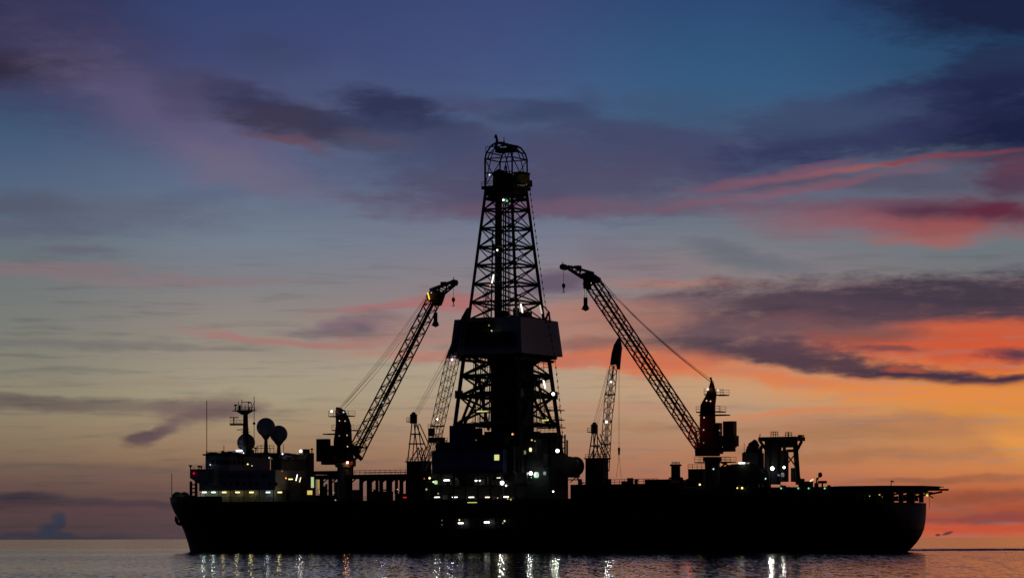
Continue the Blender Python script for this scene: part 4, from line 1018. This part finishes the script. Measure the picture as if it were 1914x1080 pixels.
# crane lamps
L2 = lambda par, *a, **k: lamp(par, *a, **k)
L2(crA,620,768.5,-15.5,2.4,C_W,8,60); L2(crA,642,770,-15,1.6,C_B,2)
for x, y, g in ((634.5,786,1.2),(645,786.5,1.0),(648.5,813,2.0),(649.5,834,1.5),(634,814,.4)): L2(crA,x,y,-14.4,1.2,(255,235,190),g)
L2(crA,649.5,864,-15.5,2.8,(255,175,130),14,150)
tube(crA,801,553,-13.5,4,3.2,(255,190,60),3,30,'boom_lamp',slant=-1.0); L2(crA,716,752,-13.5,2.4,(170,190,220),.5,200); L2(crA,806,547,-13.5,1.2,C_B,1)
L2(crB,1323,727,-13,2.8,(255,240,200),2.0,40); L2(crB,1342,729,-13,2.2,(255,240,200),1.6,40)
for x, y, g in ((1320.5,748.5,2.2),(1328,749.5,2.0),(1316,780,1.0),(1315,803,.8),(1345,804,.5),(1315,827,.2)): L2(crB,x,y,-12.5,1.3,(255,225,190),g)
L2(crB,1333.5,876,-13.5,1.5,C_B,2.5,15); L2(crB,1105,529,-11.6,1.0,C_Y,1.0)
light_at(P(1287,800,-13.5), (255,70,30), 3500, crB)
# derrick lamps
LD = lambda *a, **k: lamp(der, *a, **k)
LD(941,374,-5,2.0,(240,255,235),8,30); LD(947.5,375.5,-5,2.6,C_GR,1.1,20); LD(915,327,-5.4,1.6,C_W,2.5,30); LD(929.5,467.5,-6.5,2.0,C_W,6,60)
for x, y, c, g, sl, pw in ((921,521,C_W,4,1.2,60),(975,576,C_W,5,-1.2,60),(1017.5,718,C_W,6,-1.1,80),(1011,578,(220,200,180),1.2,-1.2,0)):
    tube(der, x, y, -8, 4, 3, c, g, pw, 'flood_lamp', slant=sl)
LD(916,533.5,-7,1.9,C_O,1.0,30); LD(922,448,-6,1.0,C_B,2); LD(1034,736,-6,3.4,C_W,12,150); LD(919,618,-13,1.5,(235,240,190),2.0,25); LD(914,608,-13,1.6,(170,190,80),.7,20)
tube(der,901,768.5,-12,23,2.6,(235,240,150),1.6,80); tube(der,1019,785,-8,14,3,(210,220,90),1.0,80); LD(958,811,-14,2.4,(255,170,110),1.5,30); LD(931,773,-10,1.2,C_W,2); LD(870,785,-8,1.6,(190,190,120),.8,60); LD(890,822,-15,1.5,(120,120,110),.7)
LD(984,345,0,1.0,(190,190,40),.6,4); light_at(P(972,331,-3.5), (255,240,60), 90, der)
# module and gallery lamps
for px, y in ((835,897),(893,898)): tube(ship, px, y, -18.0, 12, 3.2, C_W, 8, 60)
tube(ship, 932, 892.5, -18.0, 8, 2.2, C_W, 2.0)
for px in (817, 850, 881, 912, 945.5): tube(ship, px, 929 - (px > 930), -18.0, 11, 3.0, (255,225,190) if px == 912 else C_W, 7, 45)
tube(ship, 883, 938.5, -18.9, 21, 2.6, (225,220,120), 1.1, 45); L(955,933,-18.9,2.2,(200,190,70),.9,50); L(949,932,-18.8,1.4,C_Y,1.5)
L(938.5,902,-18.9,4.2,(255,252,235),14,700); L(946,907,-18.9,2.0,C_W,5)
for x, y, c, g, r in ((803,893,C_Y,5,2.2),(810,900,C_W,3,1.8),(793,894,C_O,.8,1.2),(797,914,(190,210,150),.7,2.2),(819,922,(190,200,150),.8,1.6),(930,930,C_W,.5,1.4)): L(x,y,-18.6,r,c,g,30)
tube(ship,815,901,-18.6,4,9,(200,235,160),1.0,40)
tube(ship,861.5,977,-20.2,11,3.4,C_W,8,45); tube(ship,910,975.5,-20.2,11,3.4,C_W,8,45); L(858.5,971,-20.2,1.8,(235,190,110),1.5,10); L(943,973,-20.2,2.0,(225,235,140),2.2,30); L(940,977,-20.2,1.4,C_B,.5); L(826,972,-19.4,1.6,(120,140,110),.5); L(826,980,-19.4,2.0,(120,130,110),.25)
L(992,884,-12,4.0,(250,255,245),14,420); tube(ship,1002.5,887,-10,5,14,(205,245,215),1.6,60); tube(ship,1018,884,-9.5,2.5,9,(150,170,165),.6); L(993,892,-10,1.4,C_GR,.5)
L(1042,842,-9,4.0,(245,255,225),12,450); L(1034,918,-16.5,2.0,C_B,8,40); tube(ship,991.5,840,-9.5,1.8,10,(255,240,190),1.4,0); L(994,822,-9.5,1.8,(220,210,90),1.2,30); L(1000,824,-9.5,1.0,C_W,1)
tube(ship,980,845,-10,4,10,(120,130,80),.4)
# aft lamps
L(1308,905,-17.4,2.0,(255,235,140),4,35); L(1378,911.5,-17.4,1.6,(255,225,120),3,20); L(1387,911.5,-17.4,2.2,(255,230,120),4,30)
tube(ship,1386.5,865,-6.5,12,3.2,C_W,7,60); tube(ship,1398,865,-6.4,5,3,(200,170,130),.6)
L(1443.5,875,-6,4.0,C_W,14,900); L(1465.5,873,-6,2.8,C_W,10,200); L(1431,894,-6,1.7,(220,240,225),2.0,20); L(1455.5,888,-6,2.3,(60,110,190),.5); tube(ship,1463,887,-6,3,10,(160,165,150),.3)
for px in (1460, 1492, 1511.5, 1541.5): L(px,912,-17.4,1.8,(130,220,160),1.3,10)
tube(ship,1517,897,-6.7,6,3,(235,235,190),2.2,25,slant=.25)
# mooring deck under the helideck
L(1627,927,-13,2.2,(235,225,110),2.2,60); L(1644,924,-12.5,1.6,(220,190,110),1.0,60); L(1649,928,-12,1.5,(190,190,150),.6,30); L(1680,927,-12,1.3,(180,190,120),.6,30); L(1671,926,-12,1.0,(180,190,120),.4,20); L(1702,922,-12,1.0,(150,150,60),.3,14)
L(1733,925,-4,2.6,(225,225,80),2.0,90)
for o in bpy.data.objects:
    if '_b' in o.keys(): del o['_b']
